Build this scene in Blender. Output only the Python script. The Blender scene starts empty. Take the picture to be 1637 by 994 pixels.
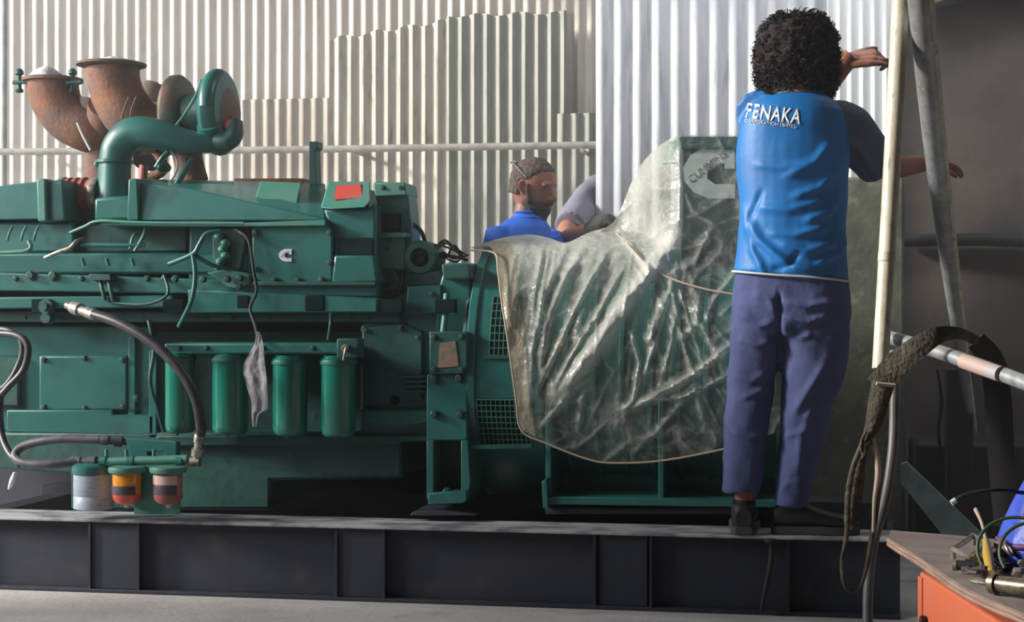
import bpy, bmesh, math, random
from mathutils import Vector, Matrix, noise
from mathutils.bvhtree import BVHTree
random.seed(7)
PI = math.pi
sc = bpy.context.scene
COL = sc.collection
# ------------------------------------------------------------------ camera
F = 2600.0; TH = math.radians(10.5); CZ = 1.02
CT, ST = math.cos(TH), math.sin(TH)
cd = bpy.data.cameras.new('camera'); cam = bpy.data.objects.new('camera', cd); COL.objects.link(cam)
cam.location = (0, 0, CZ); cam.rotation_euler = (PI/2, 0, TH)
cd.sensor_width = 36; cd.lens = F/1637*36; cd.clip_end = 100
sc.camera = cam
# ------------------------------------------------------------------ light
w = bpy.data.worlds.new('world'); sc.world = w; w.use_nodes = True
wb = w.node_tree.nodes['Background']; wb.inputs[0].default_value = (0.78, 0.86, 1.0, 1); wb.inputs[1].default_value = 0.42
def area(name, loc, target, size, size_y, power, color=(1, 1, 1)):
    l = bpy.data.lights.new(name, 'AREA'); l.shape = 'RECTANGLE'; l.size = size; l.size_y = size_y
    l.energy = power; l.color = color
    o = bpy.data.objects.new(name, l); COL.objects.link(o); o.location = loc
    o.rotation_euler = (Vector(target)-Vector(loc)).to_track_quat('-Z', 'Y').to_euler()
    return o
sl_ = bpy.data.lights.new('sun', 'SUN'); sl_.energy = 5.4; sl_.angle = math.radians(9); sl_.color = (1.0, 0.95, 0.88)
so_ = bpy.data.objects.new('sun', sl_); COL.objects.link(so_); so_.rotation_euler = Vector((1.0, 0.26, -0.40)).to_track_quat('-Z', 'Y').to_euler()
area('left_fill', (-5.7, 3.7, 2.5), (-1.0, 5.6, 1.0), 1.6, 1.8, 125, (1.0, 0.97, 0.93))  # added soft fill from the left; no doorway opens there
area('sheet_fill', (0.3, 6.35, 3.5), (0.3, 7.4, 1.9), 2.2, 0.5, 24, (1.0, 1.0, 1.0))  # added fill under the closed roof, brightening the near sheets
sc.view_settings.view_transform = 'Standard'; sc.view_settings.look = 'None'
sc.view_settings.gamma = 1; sc.view_settings.use_curve_mapping = False
sc.view_settings.exposure = 0.35
# ------------------------------------------------------------------ projection of a pixel on a real plane
def P(px, py, Y):
    a = (px-818.5)/F; b = (497-py)/F
    dx, dy = -ST+a*CT, CT+a*ST
    t = Y/dy
    return Vector((dx*t, Y, CZ+b*t))
def PZ(px, py, z):
    a = (px-818.5)/F; b = (497-py)/F
    t = (z-CZ)/b
    return Vector(((-ST+a*CT)*t, (CT+a*ST)*t, z))
def PD(px, py, d):            # at a depth along the view axis
    a = (px-818.5)/F; b = (497-py)/F
    return Vector(((-ST+a*CT)*d, (CT+a*ST)*d, CZ+b*d))
def M(px, Y):                 # metres per pixel
    a = (px-818.5)/F
    return Y/(CT+a*ST)/F
def srgb(r, g, b):
    f = lambda c: (c/255/12.92) if c/255 <= 0.04045 else ((c/255+0.055)/1.055)**2.4
    return (f(r), f(g), f(b), 1)
# ------------------------------------------------------------------ materials
def mat(name, c1, rough=0.5, metal=0.0, c2=None, scale=6.0, lo=0.4, hi=0.65, bump=0.0, bscale=60.0, rough2=None, coat=0.0, stretch=(1, 1, 1), spec=None, c3=None, scale3=25.0):
    m = bpy.data.materials.new(name); m.use_nodes = True
    nt = m.node_tree; N = nt.nodes; L = nt.links; b = N['Principled BSDF']
    b.inputs['Base Color'].default_value = c1; b.inputs['Roughness'].default_value = rough; b.inputs['Metallic'].default_value = metal
    if spec is not None: b.inputs['Specular IOR Level'].default_value = spec
    if coat: b.inputs['Coat Weight'].default_value = coat; b.inputs['Coat Roughness'].default_value = 0.12
    if c2 or bump:
        tc = N.new('ShaderNodeTexCoord'); mp = N.new('ShaderNodeMapping'); mp.inputs['Scale'].default_value = stretch
        L.new(tc.outputs['Object'], mp.inputs['Vector'])
    def layer(src, c, s, l, h):
        n = N.new('ShaderNodeTexNoise'); n.inputs['Scale'].default_value = s; n.inputs['Detail'].default_value = 6; n.inputs['Roughness'].default_value = 0.6
        L.new(mp.outputs[0], n.inputs['Vector'])
        r = N.new('ShaderNodeMapRange'); r.inputs[1].default_value = l; r.inputs[2].default_value = h; L.new(n.outputs[0], r.inputs[0])
        x = N.new('ShaderNodeMix'); x.data_type = 'RGBA'; L.new(r.outputs[0], x.inputs[0])
        if isinstance(src, tuple): x.inputs[6].default_value = src
        else: L.new(src, x.inputs[6])
        x.inputs[7].default_value = c
        return x.outputs[2], r.outputs[0]
    if c2:
        o, fac = layer(c1, c2, scale, lo, hi)
        if c3: o, _ = layer(o, c3, scale3, 0.55, 0.72)
        L.new(o, b.inputs['Base Color'])
        if rough2 is not None:
            r2 = N.new('ShaderNodeMapRange'); L.new(fac, r2.inputs[0]); r2.inputs[3].default_value = rough; r2.inputs[4].default_value = rough2
            L.new(r2.outputs[0], b.inputs['Roughness'])
    if bump:
        n = N.new('ShaderNodeTexNoise'); n.inputs['Scale'].default_value = bscale; n.inputs['Detail'].default_value = 4
        L.new(mp.outputs[0], n.inputs['Vector'])
        bp = N.new('ShaderNodeBump'); bp.inputs['Strength'].default_value = bump; bp.inputs['Distance'].default_value = 0.01
        L.new(n.outputs[0], bp.inputs['Height']); L.new(bp.outputs[0], b.inputs['Normal'])
    return m
G = mat('engine green paint', srgb(28, 98, 93), 0.4, c2=srgb(42, 104, 100), scale=5, coat=0.15, c3=srgb(34, 82, 78), scale3=9, bump=0.08, bscale=18)
GD = mat('grimy engine green', srgb(22, 82, 76), 0.5, c2=srgb(32, 72, 70), scale=9, c3=srgb(24, 52, 50), bump=0.2, bscale=25)
GL = mat('glossy filter green', srgb(20, 112, 94), 0.2, c2=srgb(26, 106, 92), scale=3, coat=0.5)
GP = mat('dusty pale green', srgb(62, 128, 114), 0.5, c2=srgb(82, 128, 116), scale=8)
DK = mat('painted recess shade', srgb(14, 36, 36), 0.9, spec=0.1)  # near-black colour standing in for shade inside recesses and openings
BK = mat('skid black paint', srgb(35, 41, 56), 0.6, c2=srgb(44, 48, 60), scale=4, c3=srgb(60, 58, 62), scale3=9)
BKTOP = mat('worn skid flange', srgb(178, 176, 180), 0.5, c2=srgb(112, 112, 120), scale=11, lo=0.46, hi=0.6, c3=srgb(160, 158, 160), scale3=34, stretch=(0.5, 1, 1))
RUST = mat('rusty iron', srgb(112, 84, 74), 0.8, c2=srgb(146, 94, 62), scale=9, lo=0.42, hi=0.66, c3=srgb(92, 80, 74), bump=0.3, bscale=60)
RUST2 = mat('brown iron', srgb(122, 92, 78), 0.7, c2=srgb(96, 110, 98), scale=11, bump=0.2)
HOSE = mat('black hose rubber', srgb(44, 40, 46), 0.42, c2=srgb(66, 60, 66), scale=30)
HOSEG = mat('grey hose rubber', srgb(92, 90, 96), 0.5, c2=srgb(66, 66, 72), scale=20)
STEEL = mat('zinc fitting', srgb(178, 172, 160), 0.38, 0.6, c2=srgb(120, 114, 104), scale=40)
REDH = mat('red silicone hose', srgb(168, 92, 84), 0.5, c2=srgb(140, 84, 78), scale=14)
RED = mat('red sticker', srgb(196, 74, 66), 0.5, c2=srgb(60, 140, 118), scale=20, lo=0.55, hi=0.72)
PINK = mat('faded pink sticker', srgb(150, 104, 92), 0.6, c2=srgb(60, 110, 98), scale=40, lo=0.45, hi=0.62)
WHITE = mat('white print', srgb(226, 228, 230), 0.6)
LOGO = mat('light grey print', srgb(188, 196, 194), 0.6)
RAG = mat('dirty white rag', srgb(168, 166, 172), 0.9, c2=srgb(140, 140, 146), scale=22, bump=0.4)
RAGW = mat('white plastic plug', srgb(226, 222, 232), 0.8, c2=srgb(196, 192, 206), scale=22, bump=0.4)
YEL = mat('amber fuel bowl', srgb(226, 150, 50), 0.2, c2=srgb(216, 140, 56), scale=12, coat=0.6)
ORR = mat('red fuel', srgb(206, 84, 62), 0.2, coat=0.6)
PKB = mat('pinkish clear bowl', srgb(178, 116, 108), 0.2, coat=0.6)
LBL = mat('dark bowl label', srgb(60, 56, 68), 0.5, c2=srgb(90, 84, 92), scale=60, stretch=(0.4, 1, 3))
LBW = mat('pale bowl label', srgb(206, 176, 160), 0.6)
CAN = mat('white filter can', srgb(158, 170, 184), 0.4, c2=srgb(128, 136, 150), scale=30, lo=0.5, hi=0.7, stretch=(0.5, 0.5, 5), coat=0.2)
SKIN = mat('brown skin', srgb(150, 98, 78), 0.5, c2=srgb(136, 84, 66), scale=12)
SKINL = mat('light brown skin', srgb(190, 132, 112), 0.5, c2=srgb(176, 112, 94), scale=12)
HAIR = mat('black curly hair', srgb(36, 33, 36), 0.95, c2=srgb(58, 50, 50), scale=40, spec=0.15)
HAIRG = mat('short greying hair', srgb(60, 48, 44), 0.8, c2=srgb(96, 84, 80), scale=60)
BEARD = mat('dark beard', srgb(46, 40, 42), 0.8)
SHIRT = mat('bright blue jersey', srgb(4, 104, 176), 0.55, c2=srgb(10, 96, 160), scale=5, bump=0.15, bscale=20)
SLEEVE = mat('dark sleeve jersey', srgb(66, 82, 102), 0.75, c2=srgb(76, 90, 106), scale=8, bump=0.15, bscale=20)
POLO = mat('royal blue polo', srgb(28, 104, 218), 0.7, bump=0.15, bscale=20)
GSHIRT = mat('grey shirt', srgb(136, 136, 154), 0.8, bump=0.2, bscale=30)
TROU = mat('faded navy trousers', srgb(70, 79, 122), 0.9, c2=srgb(58, 66, 106), scale=6, bump=0.3, bscale=30)
SHOE = mat('black shoe', srgb(36, 38, 44), 0.5, bump=0.2)
SOLE = mat('worn shoe sole', srgb(66, 66, 70), 0.7)
GLOVE = mat('dark work glove', srgb(70, 68, 68), 0.9, bump=0.4)
SILV = mat('grey sunglasses', srgb(170, 168, 170), 0.25, 0.5)
def zinc(name, c1, c2, c3, sx=2.0):
    return mat(name, c1, 0.5, 0.0, c2=c2, scale=7, lo=0.42, hi=0.62, c3=c3, scale3=12, stretch=(sx, sx, 0.35))
ROOFM = mat('dark blocker lining', srgb(84, 80, 78), 0.9, c2=srgb(70, 68, 66), scale=2)  # kept dark so the added unseen shell bounces little light
W_CREAM = zinc('cream painted corrugated iron', srgb(226, 220, 208), srgb(214, 206, 192), srgb(196, 188, 172))
W_PATCH = zinc('weathered corrugated iron', srgb(200, 196, 182), srgb(176, 172, 156), srgb(142, 106, 84))
W_GREY = zinc('grey corrugated iron', srgb(160, 162, 152), srgb(142, 144, 132), srgb(118, 118, 104))
W_NEW = zinc('new galvanised iron', srgb(206, 210, 218), srgb(184, 190, 200), srgb(160, 168, 172), 3.0)
W_NEW2 = zinc('bright galvanised iron', srgb(240, 244, 248), srgb(230, 236, 240), srgb(220, 226, 232), 3.0)
PIPEW = mat('painted rail pipe', srgb(190, 186, 178), 0.6, c2=srgb(158, 156, 150), scale=14)
CREAMP = mat('cream painted scaffold pole', srgb(196, 190, 172), 0.45, c2=srgb(168, 158, 136), scale=9, c3=srgb(112, 104, 92), stretch=(3, 3, 0.6))
GALV = mat('dull galvanised pole', srgb(150, 154, 158), 0.4, 0.4, c2=srgb(128, 128, 126), scale=9, c3=srgb(180, 170, 140), stretch=(3, 3, 0.5))
CONC = mat('dirty concrete wall', srgb(104, 96, 92), 0.9, c2=srgb(86, 80, 77), scale=1.6, c3=srgb(88, 80, 76), scale3=4, bump=0.3, bscale=20)
CONCG = mat('mossy concrete', srgb(112, 116, 100), 0.9, c2=srgb(84, 88, 78), scale=4, c3=srgb(140, 140, 124), scale3=12, bump=0.4, bscale=20)
FLOOR = mat('concrete floor', srgb(196, 192, 190), 0.85, c2=srgb(176, 170, 168), scale=2, c3=srgb(172, 168, 168), scale3=9, bump=0.3, bscale=40)
DARKST = mat('dark steel', srgb(34, 34, 38), 0.7, c2=srgb(46, 42, 42), scale=6)
STRAP = mat('dirty webbing', srgb(76, 70, 62), 0.95, c2=srgb(100, 92, 80), scale=20, bump=0.7, bscale=90, c3=srgb(48, 44, 40))
ORANGE = mat('orange cabinet paint', srgb(212, 106, 68), 0.6, c2=srgb(202, 112, 82), scale=4)
PLY = mat('weathered plywood', srgb(160, 146, 140), 0.8, c2=srgb(128, 114, 108), scale=4, c3=srgb(158, 148, 144), scale3=8, stretch=(1, 3, 1))
PLYE = mat('plywood edge', srgb(170, 140, 124), 0.8, c2=srgb(120, 98, 88), scale=40, stretch=(0.2, 0.2, 4))
BLUE = mat('blue plastic bag', srgb(58, 84, 190), 0.45, c2=srgb(50, 70, 170), scale=10, bump=0.3)
TEAL = mat('dull teal plate', srgb(160, 186, 188), 0.6, c2=srgb(120, 142, 146), scale=9)
CORD = mat('pale cord', srgb(178, 160, 140), 0.8)
YEL2 = mat('yellow plastic', srgb(196, 160, 70), 0.5)
GRN2 = mat('green wire', srgb(60, 84, 56), 0.5)
BRASS = mat('tarnished metal', srgb(150, 140, 120), 0.35, 0.7, c2=srgb(90, 80, 70), scale=40)
ALTERBOX = mat('dark green grey panel', srgb(58, 78, 74), 0.5, c2=srgb(66, 84, 80), scale=5)
# ------------------------------------------------------------------ mesh helpers
WO = {}                       # world origin of each object
def make(name, bm, m, parent=None, bevel=0.0, smooth=True, origin=None, recalc=True, sub=0):
    if recalc: bmesh.ops.recalc_face_normals(bm, faces=bm.faces)
    if origin is None:
        xs = [v.co for v in bm.verts]
        lo = Vector([min(c[i] for c in xs) for i in range(3)]); hi = Vector([max(c[i] for c in xs) for i in range(3)])
        origin = Vector(((lo.x+hi.x)/2, (lo.y+hi.y)/2, lo.z))
    bmesh.ops.translate(bm, verts=bm.verts, vec=-Vector(origin))
    me = bpy.data.meshes.new(name); bm.to_mesh(me); bm.free()
    for mm in (m if isinstance(m, (list, tuple)) else [m]): me.materials.append(mm)
    if smooth:
        for p in me.polygons: p.use_smooth = True
    o = bpy.data.objects.new(name, me); COL.objects.link(o)
    WO[o.name] = Vector(origin)
    if parent: o.parent = parent; o.location = Vector(origin)-WO[parent.name]
    else: o.location = origin
    if bevel:
        b = o.modifiers.new('bevel', 'BEVEL'); b.width = bevel; b.segments = 2; b.limit_method = 'ANGLE'; b.angle_limit = 0.6
        b.harden_normals = False
    if smooth: me.set_sharp_from_angle(angle=0.7)
    if sub:
        s = o.modifiers.new('sub', 'SUBSURF'); s.levels = s.render_levels = sub
    return o
def thing(name, label, cat, loc, group=None):
    o = bpy.data.objects.new(name, None); COL.objects.link(o); o.location = loc; o.empty_display_size = 0.1
    WO[o.name] = Vector(loc); return tag(o, label, cat, group)
def tag(o, label, cat, group=None, kind=None):
    o['label'] = label; o['category'] = cat
    if group: o['group'] = group
    if kind: o['kind'] = kind
    return o
def struct(o): o['kind'] = 'structure'; return o
def dup(o, delta, parent=None):       # copy of an object and its children, shifted
    c = o.copy(); COL.objects.link(c)
    WO[c.name] = WO[o.name]+Vector(delta)
    if parent: c.parent = parent; c.location = WO[c.name]-WO[parent.name]
    elif o.parent: c.location = o.location+Vector(delta)
    else: c.location = WO[c.name]
    for ch in list(o.children):
        k = ch.copy(); COL.objects.link(k); k.parent = c; WO[k.name] = WO[ch.name]+Vector(delta)
        for g in list(ch.children):
            q = g.copy(); COL.objects.link(q); q.parent = k; WO[q.name] = WO[g.name]+Vector(delta)
    return c
def NB(): return bmesh.new()
def loop_faces(bm, rings, cap=True, closed=True):
    R = [[bm.verts.new(p) for p in r] for r in rings]
    n = len(R[0])
    for a, b in zip(R, R[1:]):
        for i in range(n if closed else n-1):
            j = (i+1) % n
            bm.faces.new((a[i], a[j], b[j], b[i]))
    if cap and closed:
        bm.faces.new(R[0][::-1]); bm.faces.new(R[-1])
    return R
def slab(bm, pts, Y0, Y1):            # an outline on the plane Y0 with thickness to Y1
    a = [P(x, y, Y0) for x, y in pts]; b = [Vector((p.x, Y1, p.z)) for p in a]
    loop_faces(bm, [a, b]); return bm
def rect(bm, x0, y0, x1, y1, Y0, Y1): return slab(bm, [(x0, y0), (x1, y0), (x1, y1), (x0, y1)], Y0, Y1)
def wedge(bm, front, back):           # (px,py,Y) lists
    loop_faces(bm, [[P(*q) for q in front], [P(*q) for q in back]]); return bm
def frame_of(d):
    d = d.normalized(); u = Vector((0, 0, 1)) if abs(d.z) < 0.9 else Vector((0, 1, 0))
    a = d.cross(u).normalized(); return a, a.cross(d).normalized()
def smooth_path(pts, k=6):
    if len(pts) < 3 or k <= 1: return [list(p) for p in pts]
    out = []
    for i in range(len(pts)-1):
        p0 = pts[max(i-1, 0)]; p1 = pts[i]; p2 = pts[i+1]; p3 = pts[min(i+2, len(pts)-1)]
        for j in range(k):
            t = j/k
            out.append([0.5*((2*b)+(-a+c)*t+(2*a-5*b+4*c-d)*t*t+(-a+3*b-3*c+d)*t**3) for a, b, c, d in zip(p0, p1, p2, p3)])
    out.append(list(pts[-1])); return out
def tube(bm, pts, r, seg=12, k=6, ry=None, up=None):   # pts: world vectors; r: number or list
    rr = r if isinstance(r, (list, tuple)) else [r]*len(pts)
    path = smooth_path([list(p)+[q] for p, q in zip(pts, rr)], k)
    C = [Vector(p[:3]) for p in path]; R = [max(p[3], 1e-4) for p in path]
    a = None; rings = []
    for i, c in enumerate(C):
        d = (C[min(i+1, len(C)-1)]-C[max(i-1, 0)])
        if d.length < 1e-9: d = Vector((0, 0, 1))
        d.normalize()
        if a is None:
            a = (Vector(up)-d*d.dot(Vector(up))).normalized() if up else frame_of(d)[0]
        else:
            a = a-d*a.dot(d); a.normalize()
        b = d.cross(a)
        f = (ry or 1.0)
        rings.append([c+a*(R[i]*math.cos(t))+b*(R[i]*f*math.sin(t)) for t in [2*PI*j/seg for j in range(seg)]])
    loop_faces(bm, rings); return bm
def ptube(bm, pp, r, **kw): return tube(bm, [P(*q) for q in pp], r, **kw)
def lathe(bm, c, axis, prof, seg=28):  # prof: (distance along axis, radius)
    axis = Vector(axis).normalized(); a, b = frame_of(axis)
    loop_faces(bm, [[Vector(c)+axis*h+(a*math.cos(t)+b*math.sin(t))*max(r, 1e-4) for t in [2*PI*j/seg for j in range(seg)]] for h, r in prof])
    return bm
def ball(bm, c, rx, ry=None, rz=None, seg=16):
    ry = ry or rx; rz = rz or rx; n = seg//2; rings = []
    for i in range(n+1):
        t = -PI/2+PI*i/n; q = max(math.cos(t), 0.01)
        rings.append([Vector((c[0]+rx*q*math.cos(u), c[1]+ry*q*math.sin(u), c[2]+rz*math.sin(t))) for u in [2*PI*j/seg for j in range(seg)]])
    loop_faces(bm, rings); return bm
def sell(cx, cy, z, rx, ry, e=2.3, n=28, tilt=0):    # super-ellipse ring
    out = []
    for j in range(n):
        t = 2*PI*j/n; c, s = math.cos(t), math.sin(t)
        out.append(Vector((cx+rx*math.copysign(abs(c)**(2/e), c), cy+ry*math.copysign(abs(s)**(2/e), s), z+tilt*c)))
    return out
def fuse(name, bm, m, parent, voxel=0.006, it=4, deform=None):   # one continuous skin from overlapping volumes
    bmesh.ops.recalc_face_normals(bm, faces=bm.faces)
    me = bpy.data.meshes.new('t'); bm.to_mesh(me); bm.free()
    o = bpy.data.objects.new('t', me); COL.objects.link(o)
    r = o.modifiers.new('r', 'REMESH'); r.mode = 'VOXEL'; r.voxel_size = voxel
    s = o.modifiers.new('s', 'SMOOTH'); s.iterations = it; s.factor = 0.5
    dg = bpy.context.evaluated_depsgraph_get(); ev = o.evaluated_get(dg)
    m2 = bpy.data.meshes.new_from_object(ev); bpy.data.objects.remove(o)
    b2 = bmesh.new(); b2.from_mesh(m2); b2.normal_update()
    if deform:
        new = [(v, deform(v.co, v.normal)) for v in b2.verts]
        for v, c in new: v.co = c
    return make(name, b2, m, parent, recalc=False)
def text_mesh(body, size, m, name, parent, place, shear=0.0, offset=0.0, spacing=1.0, cuts=2, width=None):
    cu = bpy.data.curves.new('t', 'FONT'); cu.body = body; cu.size = size; cu.shear = shear; cu.offset = offset; cu.space_character = spacing
    cu.resolution_u = 3
    o = bpy.data.objects.new('t', cu); COL.objects.link(o)
    dg = bpy.context.evaluated_depsgraph_get(); me = bpy.data.meshes.new_from_object(o.evaluated_get(dg)); bpy.data.objects.remove(o)
    bm = bmesh.new(); bm.from_mesh(me)
    x0 = min(v.co.x for v in bm.verts); x1 = max(v.co.x for v in bm.verts)
    if width: bmesh.ops.scale(bm, verts=bm.verts, vec=(width/(x1-x0), 1, 1))
    bmesh.ops.triangulate(bm, faces=bm.faces)
    if cuts: bmesh.ops.subdivide_edges(bm, edges=[e for e in bm.edges if e.calc_length() > size*0.25], cuts=cuts, use_grid_fill=True)
    for v in bm.verts: v.co = place(v.co.x-(0 if width else x0), v.co.y)
    # give the print a real, tiny thickness
    g = bmesh.ops.extrude_face_region(bm, geom=bm.faces[:])
    bmesh.ops.translate(bm, verts=[e for e in g['geom'] if isinstance(e, bmesh.types.BMVert)], vec=(0, -0.0005, 0))
    return make(name, bm, m, parent, smooth=False)
def bolt_mesh(r=0.010, h=0.009):
    bm = NB(); lathe(bm, (0, 0, 0), (0, -1, 0), [(0, r*1.35), (h*0.25, r*1.35), (h*0.26, r)], 12); lathe(bm, (0, 0, 0), (0, -1, 0), [(0, r), (h, r), (h*1.1, r*0.8)], 6)
    return bm
# ------------------------------------------------------------------ the setting
bm = NB(); c = [Vector((-14, -1, 0)), Vector((6, -1, 0)), Vector((6, 12, 0)), Vector((-14, 12, 0))]
loop_faces(bm, [[p for p in c], [p-Vector((0, 0, 0.15)) for p in c]]); struct(make('floor', bm, FLOOR, smooth=False))
def shell(name, x0, x1, y0, y1, z0, z1, m):
    bm = NB(); loop_faces(bm, [[Vector((x0, y0, z0)), Vector((x1, y0, z0)), Vector((x1, y1, z0)), Vector((x0, y1, z0))], [Vector((x0, y0, z1)), Vector((x1, y0, z1)), Vector((x1, y1, z1)), Vector((x0, y1, z1))]])
    return struct(make(name, bm, m, smooth=False))
shell('ceiling_blocker', -3.4, 3.4, -1.6, 9.2, 3.62, 3.68, ROOFM)  # unseen roof added to cut sky light on the foreground
shell('wall_left_blocker', -6.1, -6.0, -1.6, 4.5, 0.0, 3.05, ROOFM)  # unseen wall, its height set to keep sun off the lower engine
shell('wall_front_blocker', -6.1, 3.4, -1.6, -1.5, 0.0, 3.62, ROOFM)  # unseen wall added behind the camera to cut ambient from the front
shell('wall_far_right_blocker', 3.3, 3.4, -1.6, 7.4, 0.0, 3.62, ROOFM)  # unseen wall added to hold ambient light off the right side
def corrugated(name, x0, x1, zb, zt, Y, pitch, amp, m, yaw=0.0, lean=0.0, zdiv=14, seed=0, top=None, dent=0.003, flat=1.0, thick=0.0015, phase=0.0, bot=None):
    bm = NB(); n = max(2, int(round((x1-x0)/pitch*10))); R = []
    for i in range(n+1):
        x = x0+(x1-x0)*i/n; s = math.sin(2*PI*(x/pitch)+phase); s = (2/PI)*math.asin(0.975*s)/0.86
        zt_ = top(x) if top else zt; zb_ = bot(x) if bot else zb
        col = []
        for j in range(zdiv+1):
            z = zb_+(zt_-zb_)*j/zdiv
            y = -amp*s + dent*noise.noise(Vector((x*2+seed, z*1.3, seed)))*2
            X = x0+(x-x0)*math.cos(yaw)-y*math.sin(yaw)*0; yy = Y+(x-x0)*math.sin(yaw)+y+lean*(z-zb)
            col.append((X+0.002*noise.noise(Vector((x*9, z*0.8, seed+4))), yy, z))
        R.append(col)
    V = [[bm.verts.new(p) for p in col] for col in R]
    for a, b in zip(V, V[1:]):
        for j in range(zdiv): bm.faces.new((a[j], b[j], b[j+1], a[j+1]))
    g = bmesh.ops.extrude_face_region(bm, geom=bm.faces[:])
    bmesh.ops.translate(bm, verts=[e for e in g['geom'] if isinstance(e, bmesh.types.BMVert)], vec=(0, thick, 0))
    return make(name, bm, m)
YW = 9.5
XL = P(-120, 300, YW).x; XR = P(1010, 300, YW).x
struct(corrugated('wall_back', XL, XR, 0.0, 3.6, YW, 0.0765, 0.0075, W_CREAM, zdiv=16))
def zy(py, Y, px): return P(px, py, Y).z
# sheets patched over the back wall, plus a shadow-toned one (s0)
s1 = corrugated('corrugated_sheet', P(527, 300, 9.45).x, P(716, 300, 9.45).x, 0.0, 2.9, 9.45, 0.0765, 0.0092, W_PATCH, seed=3, top=lambda x: 2.66+0.085*(x-P(527, 300, 9.45).x)/0.7+0.012*math.sin(x*31))
s0 = corrugated('corrugated_sheet', P(387, 300, 9.46).x, P(529, 300, 9.46).x, 0.0, P(450, 158, 9.46).z, 9.47, 0.0765, 0.0075, zinc('shadow-toned corrugated iron', srgb(190, 182, 168), srgb(176, 168, 152), srgb(160, 150, 134)), seed=2)  # darker base colour paints the shadow step on the wall
tag(s0, 'darker corrugated sheet added as a painted shadow step on the wall, right of the green turbocharger', 'corrugated sheet')
tag(s1, 'weathered rust-streaked corrugated sheet fixed over the back wall, left of the grey one', 'corrugated sheet')
s2 = corrugated('corrugated_sheet', P(714, 300, 9.42).x, P(906, 300, 9.42).x, 0.0, 2.9, 9.42, 0.0765, 0.0105, W_GREY, seed=5, top=lambda x: 2.77+0.01*math.sin(x*25))
tag(s2, 'grey corrugated sheet fixed over the back wall above the man in the blue polo', 'corrugated sheet')
s3 = corrugated('corrugated_sheet', P(890, 300, 9.36).x, P(1000, 300, 9.36).x, 0.0, 2.17, 9.37, 0.0765, 0.0095, W_GREY, seed=8)
tag(s3, 'short greenish corrugated sheet on the back wall, beside the big galvanised sheet edge', 'corrugated sheet')
# rail pipe along the wall
bm = NB(); tube(bm, [P(-100, 243, 9.15), P(400, 240, 9.15), P(990, 231, 9.2)], 0.021, 16, 4)
rp = make('rail_pipe', bm, PIPEW); tag(rp, 'long pale pipe rail running level along the back corrugated wall', 'pipe')
for x in (30, 560, 930):
    bm = NB(); q = P(x, 240, 9.17); lathe(bm, q, (0, 1, 0), [(0, 0.012), (0.3, 0.012)], 10); make('bracket', bm, PIPEW, rp)
bm = NB(); tube(bm, [P(4, 900, 9.3), P(7, 240, 9.3), P(9, -260, 9.3)], 0.016, 12, 2); vp = make('wall_pipe', bm, mat('bluish grey pipe', srgb(150, 158, 156), 0.6, c2=srgb(120, 130, 128), scale=9)); tag(vp, 'thin upright grey pipe against the back wall at the far left edge', 'pipe')
# near galvanised sheets on the right
n1 = corrugated('corrugated_sheet', P(952, 300, 7.35).x, P(1330, 300, 7.35).x, 0.02, 3.2, 7.35, 0.0865, 0.009, W_NEW, seed=11, flat=1.6, phase=1.2)
tag(n1, 'tall new galvanised corrugated sheet standing behind the plastic-covered alternator', 'corrugated sheet')
x0 = P(1322, 300, 7.3).x; x1 = P(1440, 300, 7.3).x
n2 = corrugated('corrugated_sheet', x0, x1, 0.05, 3.2, 7.28, 0.05, 0.007, W_NEW2, seed=13, flat=1.4)
tag(n2, 'bright finely ribbed galvanised sheet behind the standing man and his raised hand', 'corrugated sheet')
# dark concrete walls at the right
bm = NB(); rect(bm, 1436, -260, 1960, 700, 7.45, 7.75)
a = P(1432, 300, 7.45).x; b = P(2100, 300, 7.45).x
bm.free(); bm = NB(); loop_faces(bm, [[Vector((a, 7.45, 0)), Vector((b, 7.45, 0)), Vector((b, 7.45, 3.6)), Vector((a, 7.45, 3.6))], [Vector((a, 7.75, 0)), Vector((b, 7.75, 0)), Vector((b, 7.75, 3.6)), Vector((a, 7.75, 3.6))]])
struct(make('wall_right', bm, CONC, bevel=0.01, smooth=False))
bm = NB(); a = P(1285, 285, 7.0); b = P(1446, 285, 7.0)
loop_faces(bm, [[Vector((a.x, 7.0, 0)), Vector((b.x, 7.0, 0)), Vector((b.x, 7.0, a.z+0.01)), Vector((a.x+0.05, 7.0, a.z))], [Vector((a.x, 7.24, 0)), Vector((b.x, 7.24, 0)), Vector((b.x, 7.24, a.z+0.01)), Vector((a.x+0.05, 7.24, a.z))]])
st = make('concrete_pier', bm, CONCG, bevel=0.012, smooth=False); tag(st, 'mottled grey green concrete pier behind the standing man, below the bright sheet', 'pier')
# timber / conduit on the dark wall
bm = NB(); tube(bm, [P(1438, 385, 7.40), P(1560, 383, 7.40), P(1720, 388, 7.40)], 0.028, 12, 3); o = make('wall_pipe', bm, DARKST); tag(o, 'dark pipe running level across the dirty concrete wall at right', 'pipe')
bm = NB(); slab(bm, [(1488, 8), (1560, -14), (1700, -60), (1700, -90), (1480, -40)], 7.25, 7.42); o = make('roof_beam', bm, CONCG, bevel=0.006); tag(o, 'sloping grey roof beam crossing the top right corner above the dark wall', 'beam')
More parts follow.
